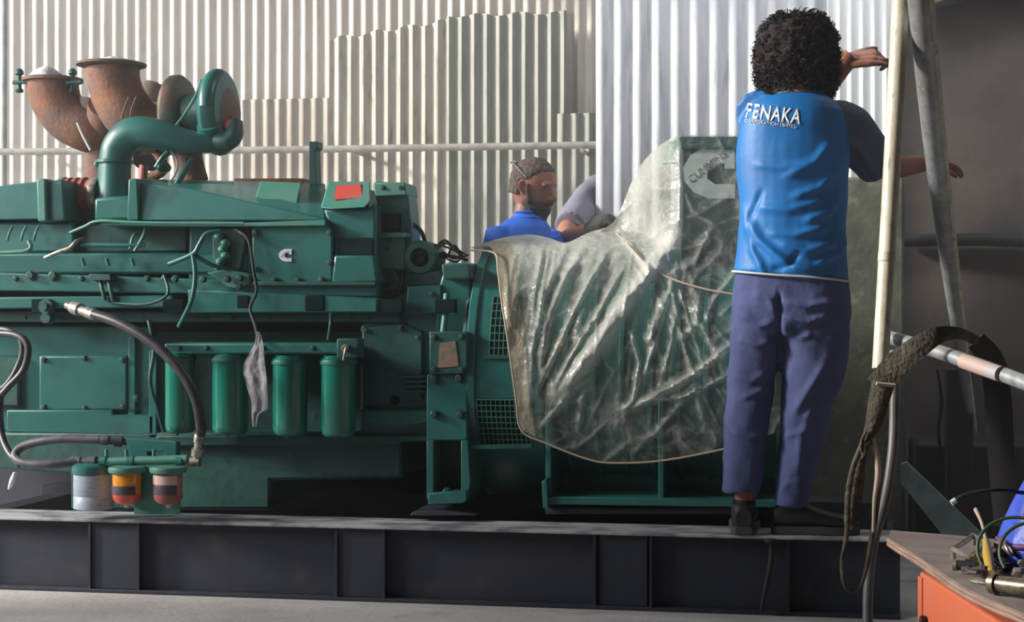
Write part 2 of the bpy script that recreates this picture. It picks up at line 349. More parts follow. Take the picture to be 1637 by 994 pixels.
# ------------------------------------------------------------------ base frame (skid)
YB = 5.51; ZT = 0.268
sk = thing('skid_frame', 'long black steel skid beam with worn top flange carrying the engine and alternator', 'steel beam', (P(700, 900, YB).x, YB+0.1, 0))
xa = P(-140, 800, YB).x; xb = P(1440, 800, YB).x
def wbox(bm, x0, x1, y0, y1, z0, z1):
    loop_faces(bm, [[Vector((x0, y0, z0)), Vector((x1, y0, z0)), Vector((x1, y0, z1)), Vector((x0, y0, z1))], [Vector((x0, y1, z0)), Vector((x1, y1, z0)), Vector((x1, y1, z1)), Vector((x0, y1, z1))]]); return bm
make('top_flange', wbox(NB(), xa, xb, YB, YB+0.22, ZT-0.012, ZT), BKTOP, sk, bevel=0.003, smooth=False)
make('web', wbox(NB(), xa, xb, YB+0.045, YB+0.06, 0.015, ZT-0.012), BK, sk, smooth=False)
make('bottom_flange', wbox(NB(), xa, xb, YB+0.005, YB+0.2, 0.0, 0.014), BK, sk, bevel=0.003, smooth=False)
make('gap_shade_plate', wbox(NB(), xa-0.8, P(1250, 800, YB).x, YB+1.25, YB+1.28, 0.0, 0.62), BK, sk, bevel=0.003, smooth=False)  # dark plate added behind to blacken the shaded gap under the engine
make('rear_rail', wbox(NB(), xa, xb, YB+1.02, YB+1.22, 0.0, ZT), BK, sk, bevel=0.003, smooth=False)
for x in (-60, 141, 219, 536, 612, 950, 1040, 1260):
    X = P(x, 900, YB).x; make('stiffener', wbox(NB(), X-0.004, X+0.004, YB+0.008, YB+0.05, 0.014, ZT-0.012), BK, sk, smooth=False)
for x in (180, 574, 995):
    a = P(x-38, 900, YB).x; b = P(x+38, 900, YB).x; make('cover_plate', wbox(NB(), a, b, YB+0.018, YB+0.03, 0.016, ZT-0.014), BK, sk, smooth=False)
for x in (-100, 400, 800, 1230):
    X = P(x, 900, YB).x; make('cross_member', wbox(NB(), X-0.05, X+0.05, YB+0.2, YB+1.05, 0.04, ZT-0.03), BK, sk, smooth=False)
# rod hanging on the front of the skid
bm = NB(); ptube(bm, [(1233, 866, YB-0.02), (1232, 900, YB-0.02), (1224, 940, YB-0.02), (1217, 975, YB-0.02)], [0.006, 0.009, 0.008, 0.005], k=5)
lathe(bm, P(1232, 864, YB-0.02), (0, 0, 1), [(-0.006, 0.02), (0.0, 0.022), (0.005, 0.018)], 12)
o = make('threaded_rod', bm, DARKST); tag(o, 'thin worn metal rod hanging down the skid front below the black shoes', 'rod')
# ------------------------------------------------------------------ engine
E = thing('diesel_engine', 'large green diesel engine on the black skid, with rusty exhaust elbows on top', 'engine', P(330, 830, 5.9)*1.0)
def part(name, bm, m=G, parent=None, bevel=0.005, **k): return make(name, bm, m, parent or E, bevel=bevel, **k)
B = bolt_mesh(); b0 = make('bolt', B, GD, E, smooth=False, origin=(0, 0, 0)); b0_used = []
def bolt(px, py, Y, s=1.0, parent=None):
    p = P(px, py, Y)
    if not b0_used: o = b0; b0_used.append(1)
    else: o = b0.copy(); COL.objects.link(o)
    par = parent or E
    o.parent = par; o.location = p-WO[par.name]; o.scale = (s, s, s); o.rotation_euler = (0, random.random(), 0); WO[o.name] = p
# block and sump
part('engine_block', rect(NB(), -160, 420, 700, 700, 5.98, 6.75), GD)
part('sump', slab(NB(), [(-160, 690), (642, 690), (642, 765), (432, 768), (432, 815), (112, 815), (112, 756), (-160, 740)], 5.86, 6.6), GD, bevel=0.012)
part('sump_rail', slab(NB(), [(250, 696), (690, 696), (690, 706), (642, 706), (640, 712), (250, 712)], 5.82, 5.95), GD)
part('crankcase_panel', slab(NB(), [(-160, 520), (240, 520), (262, 560), (262, 690), (-160, 690)], 5.9, 6.1), G, bevel=0.008)
part('inspection_cover', rect(NB(), 62, 568, 203, 656, 5.875, 5.92), G, bevel=0.008)
part('inspection_cover', slab(NB(), [(10, 655), (180, 655), (180, 663), (246, 663), (246, 695), (180, 695), (10, 690)], 5.86, 5.92), G, bevel=0.006)
part('inspection_cover', rect(NB(), -110, 568, 30, 650, 5.875, 5.92), GD, bevel=0.008)
for x, y in [(70, 575), (135, 572), (196, 575), (70, 650), (135, 652), (196, 650), (45, 662), (62, 662), (90, 663), (190, 668), (240, 668), (218, 636)]: bolt(x, y, 5.875, 0.9)
part('crankcase_rib', rect(NB(), 205, 540, 216, 690, 5.88, 5.95), G, bevel=0.003)
part('crankcase_rib', rect(NB(), 238, 560, 250, 700, 5.86, 5.95), G, bevel=0.003)
# long stepped ledges of the cylinder heads
part('head_ledge', slab(NB(), [(-160, 430), (603, 455), (603, 475), (-160, 462)], 5.80, 6.1), G, bevel=0.006)
part('head_ledge', slab(NB(), [(-160, 476), (275, 472), (275, 492), (-160, 494)], 5.78, 6.1), G, bevel=0.006)
part('head_ledge', slab(NB(), [(300, 462), (603, 476), (603, 500), (300, 500)], 5.79, 6.1), G, bevel=0.006)
part('head_ledge', slab(NB(), [(-160, 496), (640, 498), (640, 516), (-160, 514)], 5.84, 6.1), GD, bevel=0.006)
part('head_rail', rect(NB(), -160, 404, 400, 438, 5.83, 6.1), G, bevel=0.01)
for x in (60, 270, 620, 705): part('recess_shade_block', rect(NB(), x-10+0, 478, x+22, 500, 5.775, 5.82), DK, bevel=0.002)  # raised dark blocks painting the shade of recesses
part('recess_shade_block', rect(NB(), 487, 472, 518, 497, 5.785, 5.83), DK)
part('recess_shade_block', rect(NB(), 378, 472, 398, 492, 5.785, 5.83), DK)
for i, x in enumerate((25, 85, 130, 185, 235, 262, 420, 476, 514)): bolt(x, 445+(x > 300)*6, 5.80, 0.9)
for x in (40, 84, 330, 370, 430, 560, 590): bolt(x, 507, 5.84, 0.7)
# cylinder head covers above the ledges
part('head_cover', rect(NB(), -160, 355, 118, 404, 5.86, 6.3), G, bevel=0.01)
part('head_cover', rect(NB(), 122, 358, 300, 404, 5.9, 6.3), GD, bevel=0.01)
part('head_cover', slab(NB(), [(302, 356), (400, 356), (400, 452), (300, 446)], 5.84, 6.3), G, bevel=0.01)
# logo cover
part('logo_cover', slab(NB(), [(402, 358), (527, 358), (532, 372), (532, 455), (516, 458), (430, 456), (402, 444)], 5.79, 6.2), G, bevel=0.008)
part('cover_flange', slab(NB(), [(160, 352), (390, 356), (520, 351), (520, 361), (390, 362), (160, 360)], 5.77, 6.1), GP, bevel=0.003)
for x, y in [(422, 360), (461, 359), (500, 358), (438, 447), (476, 448), (514, 447), (408, 372), (408, 430), (527, 372), (527, 420)]: bolt(x, y, 5.785, 0.95)
part('raised_rib', rect(NB(), 404, 450, 600, 456, 5.77, 5.85), GD, bevel=0.002)
part('far_bank', slab(NB(), [(-160, 306), (590, 302), (590, 500), (-160, 500)], 6.3, 6.9), GD)
# tapered intake duct: sloping top face, upright side face
bm = NB()
fr = [(213, 352, 5.80), (213, 292, 5.82), (300, 300, 5.815), (420, 327, 5.81), (520, 349, 5.80), (520, 353, 5.80)]
bk = [(213, 352, 6.2), (213, 286, 6.2), (300, 287, 6.2), (420, 290, 6.2), (520, 293, 6.2), (520, 353, 6.2)]
wedge(bm, fr, bk); part('intake_duct', bm, G, bevel=0.006)
bm = NB(); wedge(bm, [(300, 300, 5.98), (362, 306, 5.98), (374, 292, 6.05), (308, 288, 6.05)], [(300, 300, 6.1), (362, 306, 6.1), (374, 292, 6.12), (308, 288, 6.12)]); part('duct_pad', bm, GP, bevel=0.003)
bm = NB(); wedge(bm, [(408, 318, 5.90), (474, 326, 5.90), (481, 292, 5.98), (416, 290, 5.98)], [(408, 318, 6.1), (474, 326, 6.1), (481, 292, 6.1), (416, 290, 6.1)]); part('duct_pad', bm, GP, bevel=0.003)
part('duct_collar', slab(NB(), [(205, 286), (219, 285), (222, 352), (203, 352)], 5.79, 6.2), G)
ptt = NB(); rect(ptt, 374, 285, 486, 293, 6.22, 6.3); part('gasket_strip', ptt, RUST, bevel=0.002)
part('lifting_post', slab(NB(), [(494, 296), (494, 226), (508, 226), (508, 236), (504, 240), (506, 296)], 6.15, 6.22), GD, bevel=0.003)
# end block with slanted sticker face
bm = NB(); wedge(bm, [(513, 332, 5.80), (530, 334, 5.78), (583, 332, 5.78), (592, 320, 5.80), (592, 292, 5.95), (524, 292, 5.95)], [(513, 332, 6.2), (530, 334, 6.2), (583, 332, 6.2), (592, 320, 6.2), (592, 290, 6.2), (524, 290, 6.2)])
part('end_block_top', bm, GP, bevel=0.005)
part('end_block', slab(NB(), [(516, 334), (586, 334), (600, 322), (602, 452), (532, 452), (532, 372), (524, 356)], 5.81, 6.2), G, bevel=0.01)
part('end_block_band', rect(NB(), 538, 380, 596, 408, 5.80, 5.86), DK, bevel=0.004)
part('end_block_foot', slab(NB(), [(534, 408), (598, 408), (604, 452), (530, 452)], 5.78, 5.9), G, bevel=0.008)
def on_slant(px, py, t=0.004):
    k = (332-py)/(332-292); return P(px, py, 5.79+0.155*k-t)
bm = NB(); q = [(538, 296), (576, 294), (579, 316), (534, 319)]
loop_faces(bm, [[on_slant(*a) for a in q], [on_slant(*a, -0.002) for a in q]]); part('red_sticker', bm, RED, bevel=0)['label'] = 'faded red sticker'
# rear tower of the head
part('rear_tower', slab(NB(), [(594, 294), (600, 290), (645, 292), (652, 310), (658, 360), (660, 500), (604, 500), (604, 330)], 5.9, 6.04), G, bevel=0.008)
part('tower_lid', slab(NB(), [(596, 292), (647, 291), (650, 312), (600, 314)], 5.87, 6.05), GP, bevel=0.005)
part('tower_opening_shade', rect(NB(), 608, 342, 640, 370, 5.895, 5.92), DK, bevel=0)  # flat dark block painted as the shade of an opening
part('tower_bracket', slab(NB(), [(604, 376), (644, 376), (646, 384), (646, 430), (604, 430)], 5.88, 5.95), GP, bevel=0.004)
part('tower_shelf', rect(NB(), 598, 372, 650, 379, 5.84, 5.95), G, bevel=0.002)
bm = NB(); lathe(bm, P(624, 448, 5.9), (0, -1, 0), [(0, 0.045), (0.03, 0.042), (0.031, 0.03), (0.01, 0.028)], 24); part('round_cap', bm, GD, bevel=0)
for x, y in [(620, 385), (618, 398), (612, 300), (640, 300)]: bolt(x, y, 5.87, 0.7)
# charging alternator with round opening
bm = NB(); c = P(677, 412, 5.93); lathe(bm, c, (0, -1, 0), [(-0.12, 0.05), (-0.1, 0.062), (0.05, 0.064), (0.06, 0.058), (0.062, 0.036), (0.01, 0.034)], 28); part('charging_dynamo', bm, GD, bevel=0)
bm = NB(); lathe(bm, P(677, 414, 5.9), (0, -1, 0), [(0, 0.035), (0.006, 0.035), (0.02, 0.014), (0.028, 0.012)], 20); part('dynamo_core', bm, DK, bevel=0)
part('dynamo_mount', slab(NB(), [(650, 438), (705, 432), (708, 456), (650, 458)], 5.88, 6.1), GD)
bm = NB(); ptube(bm, [(652, 352, 5.95), (672, 368, 5.93), (680, 388, 5.93)], 0.008); ptube(bm, [(655, 340, 6.0), (662, 400, 5.95), (645, 430, 5.9), (636, 500, 5.87)], 0.009)
part('coolant_line', bm, DARKST, bevel=0)
for k in range(9):
    bm = NB(); x = 686+random.uniform(0, 14); y = 398+random.uniform(-6, 14)
    pts = [(x, y, 5.92)]+[(x+(745-x)*t+random.uniform(-5, 5), y+random.uniform(-14, 10)+6*t, 5.93+random.uniform(-.03, .05)) for t in (0.3, 0.6)]+[(735+random.uniform(0, 14), 412+random.uniform(-6, 6), 5.98)]
    ptube(bm, pts, random.uniform(0.003, 0.005), seg=8); part('wire', bm, DARKST, bevel=0)
# flywheel housing
part('flywheel_housing', slab(NB(), [(604, 500), (640, 470), (700, 455), (716, 470), (716, 690), (690, 706), (575, 700), (575, 520)], 5.86, 6.7), G, bevel=0.012)
part('housing_cover', slab(NB(), [(578, 524), (640, 516), (676, 530), (676, 640), (578, 652)], 5.84, 5.9), GD, bevel=0.008)
part('housing_foot', slab(NB(), [(575, 655), (690, 655), (690, 676), (640, 680), (575, 676)], 5.82, 5.9), G, bevel=0.006)
part('housing_top', slab(NB(), [(650, 458), (706, 455), (706, 500), (650, 503)], 5.84, 6.2), G, bevel=0.006)
bm = NB(); lathe(bm, P(632, 640, 5.84), (0, -1, 0), [(0, 0.017), (0.006, 0.017), (0.006, 0.011), (0.001, 0.01)], 20); part('sight_plug', bm, DK, bevel=0)
for k in range(4): part('cooling_rib', rect(NB(), 642, 600+k*8, 680, 603+k*8, 5.83, 5.86), G, bevel=0.001)
for x, y in [(585, 528), (640, 524), (668, 540), (668, 630), (588, 645), (586, 668), (672, 668), (668, 495), (690, 470), (712, 600)]: bolt(x, y, 5.835, 0.8)
# mounting leg
part('adapter_upright', slab(NB(), [(698, 470), (712, 420), (752, 420), (752, 536), (696, 536)], 5.85, 6.5), G, bevel=0.008)
part('adapter_top', slab(NB(), [(706, 422), (750, 422), (752, 446), (708, 446)], 5.80, 6.4), GD, bevel=0.005)
bm = NB(); ptube(bm, [(714, 470, 5.82), (712, 500, 5.8), (708, 535, 5.78)], 0.012); part('adapter_strut', bm, GP, bevel=0)
part('mount_plate', rect(NB(), 686, 530, 747, 598, 5.70, 5.75), GD, bevel=0.005)
part('mount_sticker', slab(NB(), [(703, 548), (728, 545), (733, 585), (700, 588)], 5.697, 5.701), PINK, bevel=0)['label'] = 'faded pink sticker'
part('mount_leg', slab(NB(), [(682, 598), (747, 598), (747, 704), (682, 704)], 5.72, 5.95), G, bevel=0.005)
part('mount_leg_side', slab(NB(), [(682, 704), (693, 704), (693, 788), (682, 800)], 5.70, 5.95), G, bevel=0.003)
part('mount_leg_side', slab(NB(), [(737, 704), (748, 704), (752, 770), (748, 795), (737, 795)], 5.70, 5.95), G, bevel=0.003)
part('mount_leg_back', rect(NB(), 690, 702, 742, 795, 5.86, 5.9), GD, bevel=0)
part('mount_foot', slab(NB(), [(684, 788), (746, 784), (746, 800), (740, 805), (684, 807)], 5.68, 6.0), G, bevel=0.004)
for x, y in [(694, 539), (738, 538), (694, 590), (738, 590)]: bolt(x, y, 5.70, 0.9)
for x, y in [(694, 606), (734, 604), (694, 662), (736, 662), (714, 786)]: bolt(x, y, 5.715, 1.3)
part('mount_shim', slab(NB(), [(660, 818), (690, 816), (720, 818), (760, 824), (655, 824)], 5.66, 6.0), BK, bevel=0.002)
# oil filter rail, four spin-on filters
part('filter_rail', slab(NB(), [(262, 548), (545, 548), (560, 556), (560, 566), (262, 566)], 5.66, 5.95), G, bevel=0.008)
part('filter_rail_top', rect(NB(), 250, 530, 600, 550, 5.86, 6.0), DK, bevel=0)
def filt(px, w, y0, y1):
    m = M(px, 5.66); c = P(px, y1, 5.66+w*m/2+0.0); r = w*m/2; h = (y1-y0)*M(px, 5.66)
    bm = NB(); lathe(bm, c, (0, 0, 1), [(0.0, r*0.72), (0.004, r*0.86), (0.014, r*0.96), (0.03, r), (h-0.03, r), (h-0.028, r*1.05), (h-0.012, r*1.05), (h-0.01, r*0.97), (h, r*0.97)], 40)
    o = part('oil_filter', bm, GL, bevel=0)
    bm = NB(); lathe(bm, c+Vector((0, 0, h-0.034)), (0, 0, 1), [(0, r*1.07), (0.008, r*1.09), (0.016, r*1.07)], 40); make('filter_rim', bm, G, o)
    bm = NB(); lathe(bm, c+Vector((0, -r*0.5, -0.006)), (0, 0, 1), [(0, 0.006), (0.012, 0.008)], 6); make('drain_plug', bm, G, o, smooth=False)
    return o
f1 = filt(288, 48, 560, 692); f1 = None
filt(368, 58, 562, 694); filt(464, 56, 566, 696); filt(541, 56, 566, 698)
part('valve_block', rect(NB(), 538, 541, 573, 572, 5.62, 5.7), GD, bevel=0.005)
bm = NB(); lathe(bm, P(553, 556, 5.62), (0, -1, 0), [(0, 0.014), (0.02, 0.013), (0.021, 0.006), (0.05, 0.006)], 14); ptube(bm, [(553, 556, 5.575), (551, 566, 5.57), (549, 576, 5.57)], 0.005, k=2); part('valve_tap', bm, STEEL, bevel=0)
for x in (286, 330, 420, 500): bolt(x, 556, 5.66, 0.8)
# pipes along the heads
def run(name, pts, r, m=GP, **k): bm = NB(); ptube(bm, pts, r, **k); return part(name, bm, m, bevel=0)
run('fuel_line', [(112, 372, 5.8), (135, 362, 5.78), (160, 353, 5.76), (230, 356, 5.75), (390, 357, 5.75)], 0.006)
run('fuel_line', [(72, 412, 5.75), (95, 402, 5.74), (112, 396, 5.74), (122, 386, 5.75), (135, 382, 5.8)], 0.008, STEEL)
run('fuel_rail', [(-100, 404, 5.76), (36, 402, 5.76), (46, 385, 5.77)], 0.008)
run('fuel_rail', [(130, 391, 5.77), (200, 392, 5.77), (232, 392, 5.78)], 0.008, G)
run('fuel_line', [(215, 402, 5.77), (228, 380, 5.78), (233, 364, 5.8)], 0.007)
run('fuel_line', [(208, 398, 5.77), (212, 380, 5.78), (218, 372, 5.8)], 0.006)
for x in (20, 42, 62): run('injector_line', [(x, 362, 5.82), (x-5, 372, 5.79), (x-8, 384, 5.8)], 0.005)
for x in (131, 170, 210): run('injector_line', [(x, 412, 5.79), (x+4, 425, 5.8)], 0.007, GP)
run('coolant_pipe', [(352, 370, 5.76), (330, 374, 5.74), (318, 392, 5.73), (308, 406, 5.73), (270, 422, 5.75)], 0.009, G)
run('coolant_pipe', [(308, 406, 5.73), (312, 440, 5.72), (306, 480, 5.72), (286, 522, 5.76)], 0.009, G)
run('coolant_pipe', [(312, 408, 5.74), (340, 424, 5.75), (366, 430, 5.78)], 0.008, GD)
run('harness', [(372, 366, 5.8), (385, 372, 5.76), (398, 386, 5.75), (405, 430, 5.745), (410, 465, 5.74), (400, 492, 5.73), (408, 520, 5.7), (413, 545, 5.64)], 0.006, DARKST)
run('harness', [(529, 500, 5.78), (528, 520, 5.78), (524, 545, 5.7)], 0.006, GD)
run('pipe', [(262, 440, 5.79), (268, 470, 5.76), (235, 486, 5.76), (180, 484, 5.78)], 0.006, GD)
run('drain_line', [(238, 512, 5.8), (246, 560, 5.78), (240, 610, 5.78), (252, 655, 5.78), (262, 690, 5.8)], 0.008, GD)
for i in range(2): run('vertical_pipe', [(158+i*13, 440, 5.79), (163+i*13, 460, 5.77), (168+i*13, 480, 5.77)], 0.008, GD)
part('pipe_clamp', rect(NB(), 142, 438, 176, 448, 5.76, 5.82), GD, bevel=0.002)
# governor lump between heads
bm = NB()
for k in range(6):
    ball(bm, P(355+random.uniform(-8, 10), 378+k*10, 5.80), 0.02, 0.02, 0.016, 10)
part('actuator', bm, GP, bevel=0)
part('actuator_plate', slab(NB(), [(338, 366), (386, 364), (394, 380), (384, 432), (352, 436), (340, 410)], 5.81, 5.9), GD, bevel=0.006)
part('actuator_base', slab(NB(), [(330, 436), (362, 430), (398, 438), (400, 452), (382, 462), (362, 458), (350, 448)], 5.78, 5.88), GP, bevel=0.004)
for x, y in [(364, 446), (384, 444), (383, 458), (280, 446), (325, 446)]: bolt(x, y, 5.77, 1.1)
# drain cock group at left
bm = NB(); lathe(bm, P(78, 490, 5.78), (0, -1, 0), [(0, 0.03), (0.03, 0.028), (0.03, 0.016), (0.05, 0.016)], 18); part('pump_boss', bm, GD, bevel=0)
bm = NB(); lathe(bm, P(80, 508, 5.8), (0, -1, 0), [(0, 0.024), (0.04, 0.02)], 18); part('pump_boss', bm, GD, bevel=0)
for x in (50, 86): bolt(x, 440, 5.80, 1.6)
# ---- top: left duct, red hose, vertical elbow
def axX(px0, px1, py, Y, prof_r, name, m, seg=32, parent=None):   # round body lying along X
    p0 = P(px0, py, Y); p1 = P(px1, py, Y); L_ = p1.x-p0.x
    bm = NB(); lathe(bm, p0, (1, 0, 0), [(t*L_, r) for t, r in prof_r], seg); return part(name, bm, m, parent=parent, bevel=0)
part('charge_air_duct', slab(NB(), [(-160, 302), (-20, 300), (20, 294), (60, 290), (100, 287), (104, 352), (62, 356), (62, 350), (-160, 352)], 5.82, 6.2), G, bevel=0.02)
part('duct_collar', slab(NB(), [(58, 286), (72, 285), (74, 354), (60, 354)], 5.80, 6.2), GP, bevel=0.006)
axX(98, 156, 312, 6.0, [(0, 0.062), (0.1, 0.066), (0.18, 0.06), (0.2, 0.068), (0.3, 0.07), (0.36, 0.06), (0.42, 0.07), (0.5, 0.07), (0.56, 0.06), (0.62, 0.07), (0.7, 0.07), (0.76, 0.06), (0.85, 0.066), (1, 0.064)], 'bellows_hose', REDH)
axX(150, 162, 312, 6.0, [(0, 0.069), (0.2, 0.072), (0.8, 0.072), (1, 0.069)], 'hose_clamp', STEEL)
axX(98, 108, 312, 6.0, [(0, 0.069), (0.2, 0.072), (0.8, 0.072), (1, 0.069)], 'hose_clamp', STEEL)
bm = NB(); ptube(bm, [(183, 352, 6.0), (183, 300, 6.0), (184, 262, 6.0), (190, 234, 6.0), (212, 214, 6.0), (248, 214, 6.0), (300, 226, 6.02), (350, 229, 6.06)], [0.078, 0.066, 0.063, 0.064, 0.066, 0.060, 0.046, 0.036], seg=28, k=7)
part('charge_air_pipe', bm, G, bevel=0)
bm = NB(); lathe(bm, P(183, 262, 6.0), (0, 0, 1), [(0, 0.066), (0.003, 0.074), (0.014, 0.074), (0.017, 0.066)], 32); part('pipe_collar', bm, G, bevel=0)
bm = NB(); ball(bm, P(155, 262, 5.99), 0.012); part('collar_bolt', bm, GP, bevel=0)
part('elbow_base', slab(NB(), [(150, 316), (208, 312), (214, 352), (150, 352)], 5.84, 6.15), G, bevel=0.012)
# turbochargers
def disc(px, py, Y, r, th, m, name, tilt=(1, 0, 0)):
    bm = NB(); lathe(bm, P(px, py, Y), tilt, [(-th, r*0.55), (-th*0.9, r*0.86), (-th*0.4, r), (th*0.3, r), (th*0.8, r*0.9), (th, r*0.6), (th*1.02, r*0.3)], 40)
    return part(name, bm, m, bevel=0)
disc(350, 178, 6.15, 0.160, 0.045, G, 'compressor_housing')
bm = NB(); c = P(346, 178, 6.15)
ax = Vector((1, 0, 0)); a_, b_ = frame_of(ax)
tube(bm, [c+ax*0.01+(a_*math.cos(t)+b_*math.sin(t))*0.132 for t in [2*PI*j/24 for j in range(23)]], [0.034+0.014*j/23 for j in range(23)], seg=16, k=3); part('compressor_scroll', bm, G, bevel=0)
bm = NB(); lathe(bm, P(362, 182, 6.15), ax, [(0, 0.12), (0.02, 0.095), (0.04, 0.05), (0.05, 0.03)], 30); part('compressor_inlet', bm, RUST2, bevel=0)
bm = NB(); lathe(bm, P(368, 200, 6.06), (0, -1, 0), [(0, 0.022), (0.01, 0.022), (0.014, 0.012)], 16); part('inlet_cap', bm, RED, bevel=0)
bm = NB(); ptube(bm, [(345, 226, 6.05), (362, 226, 6.05), (374, 216, 6.06), (376, 195, 6.08)], [0.036, 0.038, 0.036, 0.03], seg=20); part('compressor_outlet', bm, GD, bevel=0)
disc(286, 184, 6.25, 0.162, 0.04, RUST2, 'turbine_housing')
bm = NB(); c = P(284, 184, 6.25); tube(bm, [c+(a_*math.cos(t)+b_*math.sin(t))*0.125 for t in [2*PI*j/24 for j in range(23)]], [0.034+0.014*j/23 for j in range(23)], seg=16, k=3); part('turbine_scroll', bm, RUST2, bevel=0)
bm = NB(); ptube(bm, [(300, 210, 6.25), (300, 250, 6.25), (312, 292, 6.25)], [0.07, 0.06, 0.055], seg=18); part('turbine_leg', bm, RUST, bevel=0)
bm = NB(); ptube(bm, [(245, 130, 6.55), (244, 136, 6.55), (243, 155, 6.55), (242, 215, 6.55), (240, 260, 6.5)], [0.02, 0.05, 0.075, 0.085, 0.07], seg=20); part('turbine_housing', bm, RUST2, bevel=0)
bm = NB(); lathe(bm, P(318, 180, 6.2), ax, [(-0.05, 0.075), (0.05, 0.085)], 24); part('bearing_housing', bm, GD, bevel=0)
run('oil_line', [(322, 128, 6.1), (312, 155, 6.05), (295, 183, 6.03), (280, 203, 6.0)], 0.006, GP)
run('oil_drain_hose', [(312, 246, 6.05), (300, 265, 6.03), (288, 285, 6.0), (278, 300, 5.98)], [0.006, 0.012, 0.013, 0.006], G)
run('oil_line', [(270, 238, 6.05), (284, 258, 6.05), (278, 282, 6.05), (265, 296, 6.05)], 0.004, LOGO)
bm = NB(); ptube(bm, [(238, 232, 6.3), (252, 245, 6.3), (262, 268, 6.3), (250, 280, 6.3), (232, 284, 6.3)], 0.02, seg=10); part('breather_pipe', bm, RUST, bevel=0)
bm = NB(); ball(bm, P(262, 268, 6.12), 0.03, 0.03, 0.022); ptube(bm, [(250, 268, 6.12), (262, 250, 6.12), (270, 244, 6.12)], 0.012); part('thermostat', bm, GL, bevel=0)
bm = NB(); ptube(bm, [(228, 290, 6.2), (230, 264, 6.2)], 0.018, k=1); part('red_sleeve', bm, REDH, bevel=0)
# exhaust elbows
bm = NB(); ptube(bm, [(84, 130, 6.35), (86, 148, 6.35), (94, 170, 6.35), (112, 192, 6.35), (140, 208, 6.35), (165, 214, 6.38)], [0.108, 0.106, 0.102, 0.098, 0.092, 0.088], seg=32, k=6, up=(0, 1, 0)); e1 = part('exhaust_elbow', bm, RUST, bevel=0)
bm = NB(); lathe(bm, P(84, 131, 6.35), (0, 0, 1), [(0, 0.125), (0.014, 0.125)], 40); make('flange', bm, RUST, e1)
bm = NB(); ptube(bm, [(180, 108, 6.2), (182, 130, 6.2), (190, 156, 6.2), (206, 182, 6.2), (228, 200, 6.22), (258, 210, 6.25)], [0.108, 0.106, 0.106, 0.106, 0.1, 0.095], seg=32, k=6, up=(0, 1, 0)); e2 = part('exhaust_elbow', bm, RUST, bevel=0)
bm = NB(); lathe(bm, P(178, 107, 6.2), (0, 0, 1), [(0, 0.12), (0.004, 0.14), (0.012, 0.142), (0.016, 0.13)], 40); make('flange', bm, RUST2, e2)
bm = NB(); ptube(bm, [(166, 296, 6.4), (164, 250, 6.4), (166, 214, 6.38), (174, 170, 6.3)], [0.08, 0.075, 0.078, 0.085], seg=26); part('exhaust_riser', bm, RUST, bevel=0)
bm = NB(); ptube(bm, [(170, 196, 6.45), (230, 200, 6.45), (300, 205, 6.4)], [0.09, 0.1, 0.1], seg=24); part('exhaust_manifold', bm, RUST2, bevel=0)
bm = NB(); ptube(bm, [(150, 158, 6.36), (147, 190, 6.36), (152, 230, 6.36)], 0.058, seg=22); part('exhaust_collar', bm, RUST2, bevel=0)
for x in (31, 116):
    bm = NB(); lathe(bm, P(x, 148, 6.3), (0, 0, 1), [(0, 0.014), (0.008, 0.018), (0.02, 0.009), (0.07, 0.009), (0.078, 0.019), (0.092, 0.016), (0.1, 0.008)], 12)
    ptube(bm, [(x-10, 132, 6.28), (x+14, 131, 6.28)], 0.008, k=1); part('flange_clamp', bm, GD, bevel=0)
run('exhaust_bracket', [(124, 196, 6.2), (132, 215, 6.2), (145, 240, 6.2)], 0.006, LOGO)
for dx in (0, 12): run('heat_strap', [(206+dx, 155, 6.08), (198+dx, 175, 6.06), (194+dx*1.2, 190, 6.07)], 0.003, RUST2)
# plugs stuffed in the elbows (loose things)
def plug(px, py, Y, r, h, label):
    bm = NB(); c = P(px, py, Y); rings = []
    for i in range(7):
        t = i/6; rr = r*(1-t)**0.7+0.01; rings.append([c+Vector((rr*math.cos(u)*(1+0.12*math.sin(5*u+i)), rr*math.sin(u)*(1+0.1*math.sin(4*u)), h*t)) for u in [2*PI*j/22 for j in range(22)]])
    loop_faces(bm, rings); o = make('pipe_plug', bm, RAGW); tag(o, label, 'plug', 'white plugs in the exhaust openings'); return o
plug(74, 127, 6.35, 0.075, 0.055, 'pointed white plastic plug stuffed in the leftmost rusty exhaust opening')
plug(182, 102, 6.2, 0.08, 0.03, 'low white plug over the taller rusty exhaust opening with wide flange')
# logo on the cover
def logo(cx, cy, h, Y, m, mtxt, parent, name='logo'):
    S = h/100.0
    out = [(38, -50), (-12, -50), (-38, -34), (-50, -10), (-48, 16), (-32, 38), (-6, 50), (40, 50), (40, 22), (6, 22), (-8, 12), (-8, -8), (2, -18), (22, -18), (22, -8), (40, -8), (40, -50)]
    bm = NB(); a = []
    for x, y in out: a.append(P(cx+x*S*1.12, cy+y*S, Y))
    f = bm.faces.new([bm.verts.new(p) for p in a]); g = bmesh.ops.extrude_face_region(bm, geom=[f])
    bmesh.ops.translate(bm, verts=[e for e in g['geom'] if isinstance(e, bmesh.types.BMVert)], vec=(0, 0.003, 0))
    bmesh.ops.triangulate(bm, faces=bm.faces)
    o = make(name, bm, m, parent, smooth=False)
    mm = M(cx, Y)
    base = P(cx-40*S, cy+22*S, Y-0.002); ang = math.radians(37); sz = 17*S*mm*1.3
    def place(x, y): return Vector((base.x+x*math.cos(ang)-y*math.sin(ang), Y-0.0015, base.z+x*math.sin(ang)+y*math.cos(ang)))
    text_mesh('CUMMINS', sz, mtxt, 'logo_lettering', parent, place, offset=0.0, width=88*S*mm, cuts=0)
logo(457, 408, 20, 5.785, WHITE, GD, E)
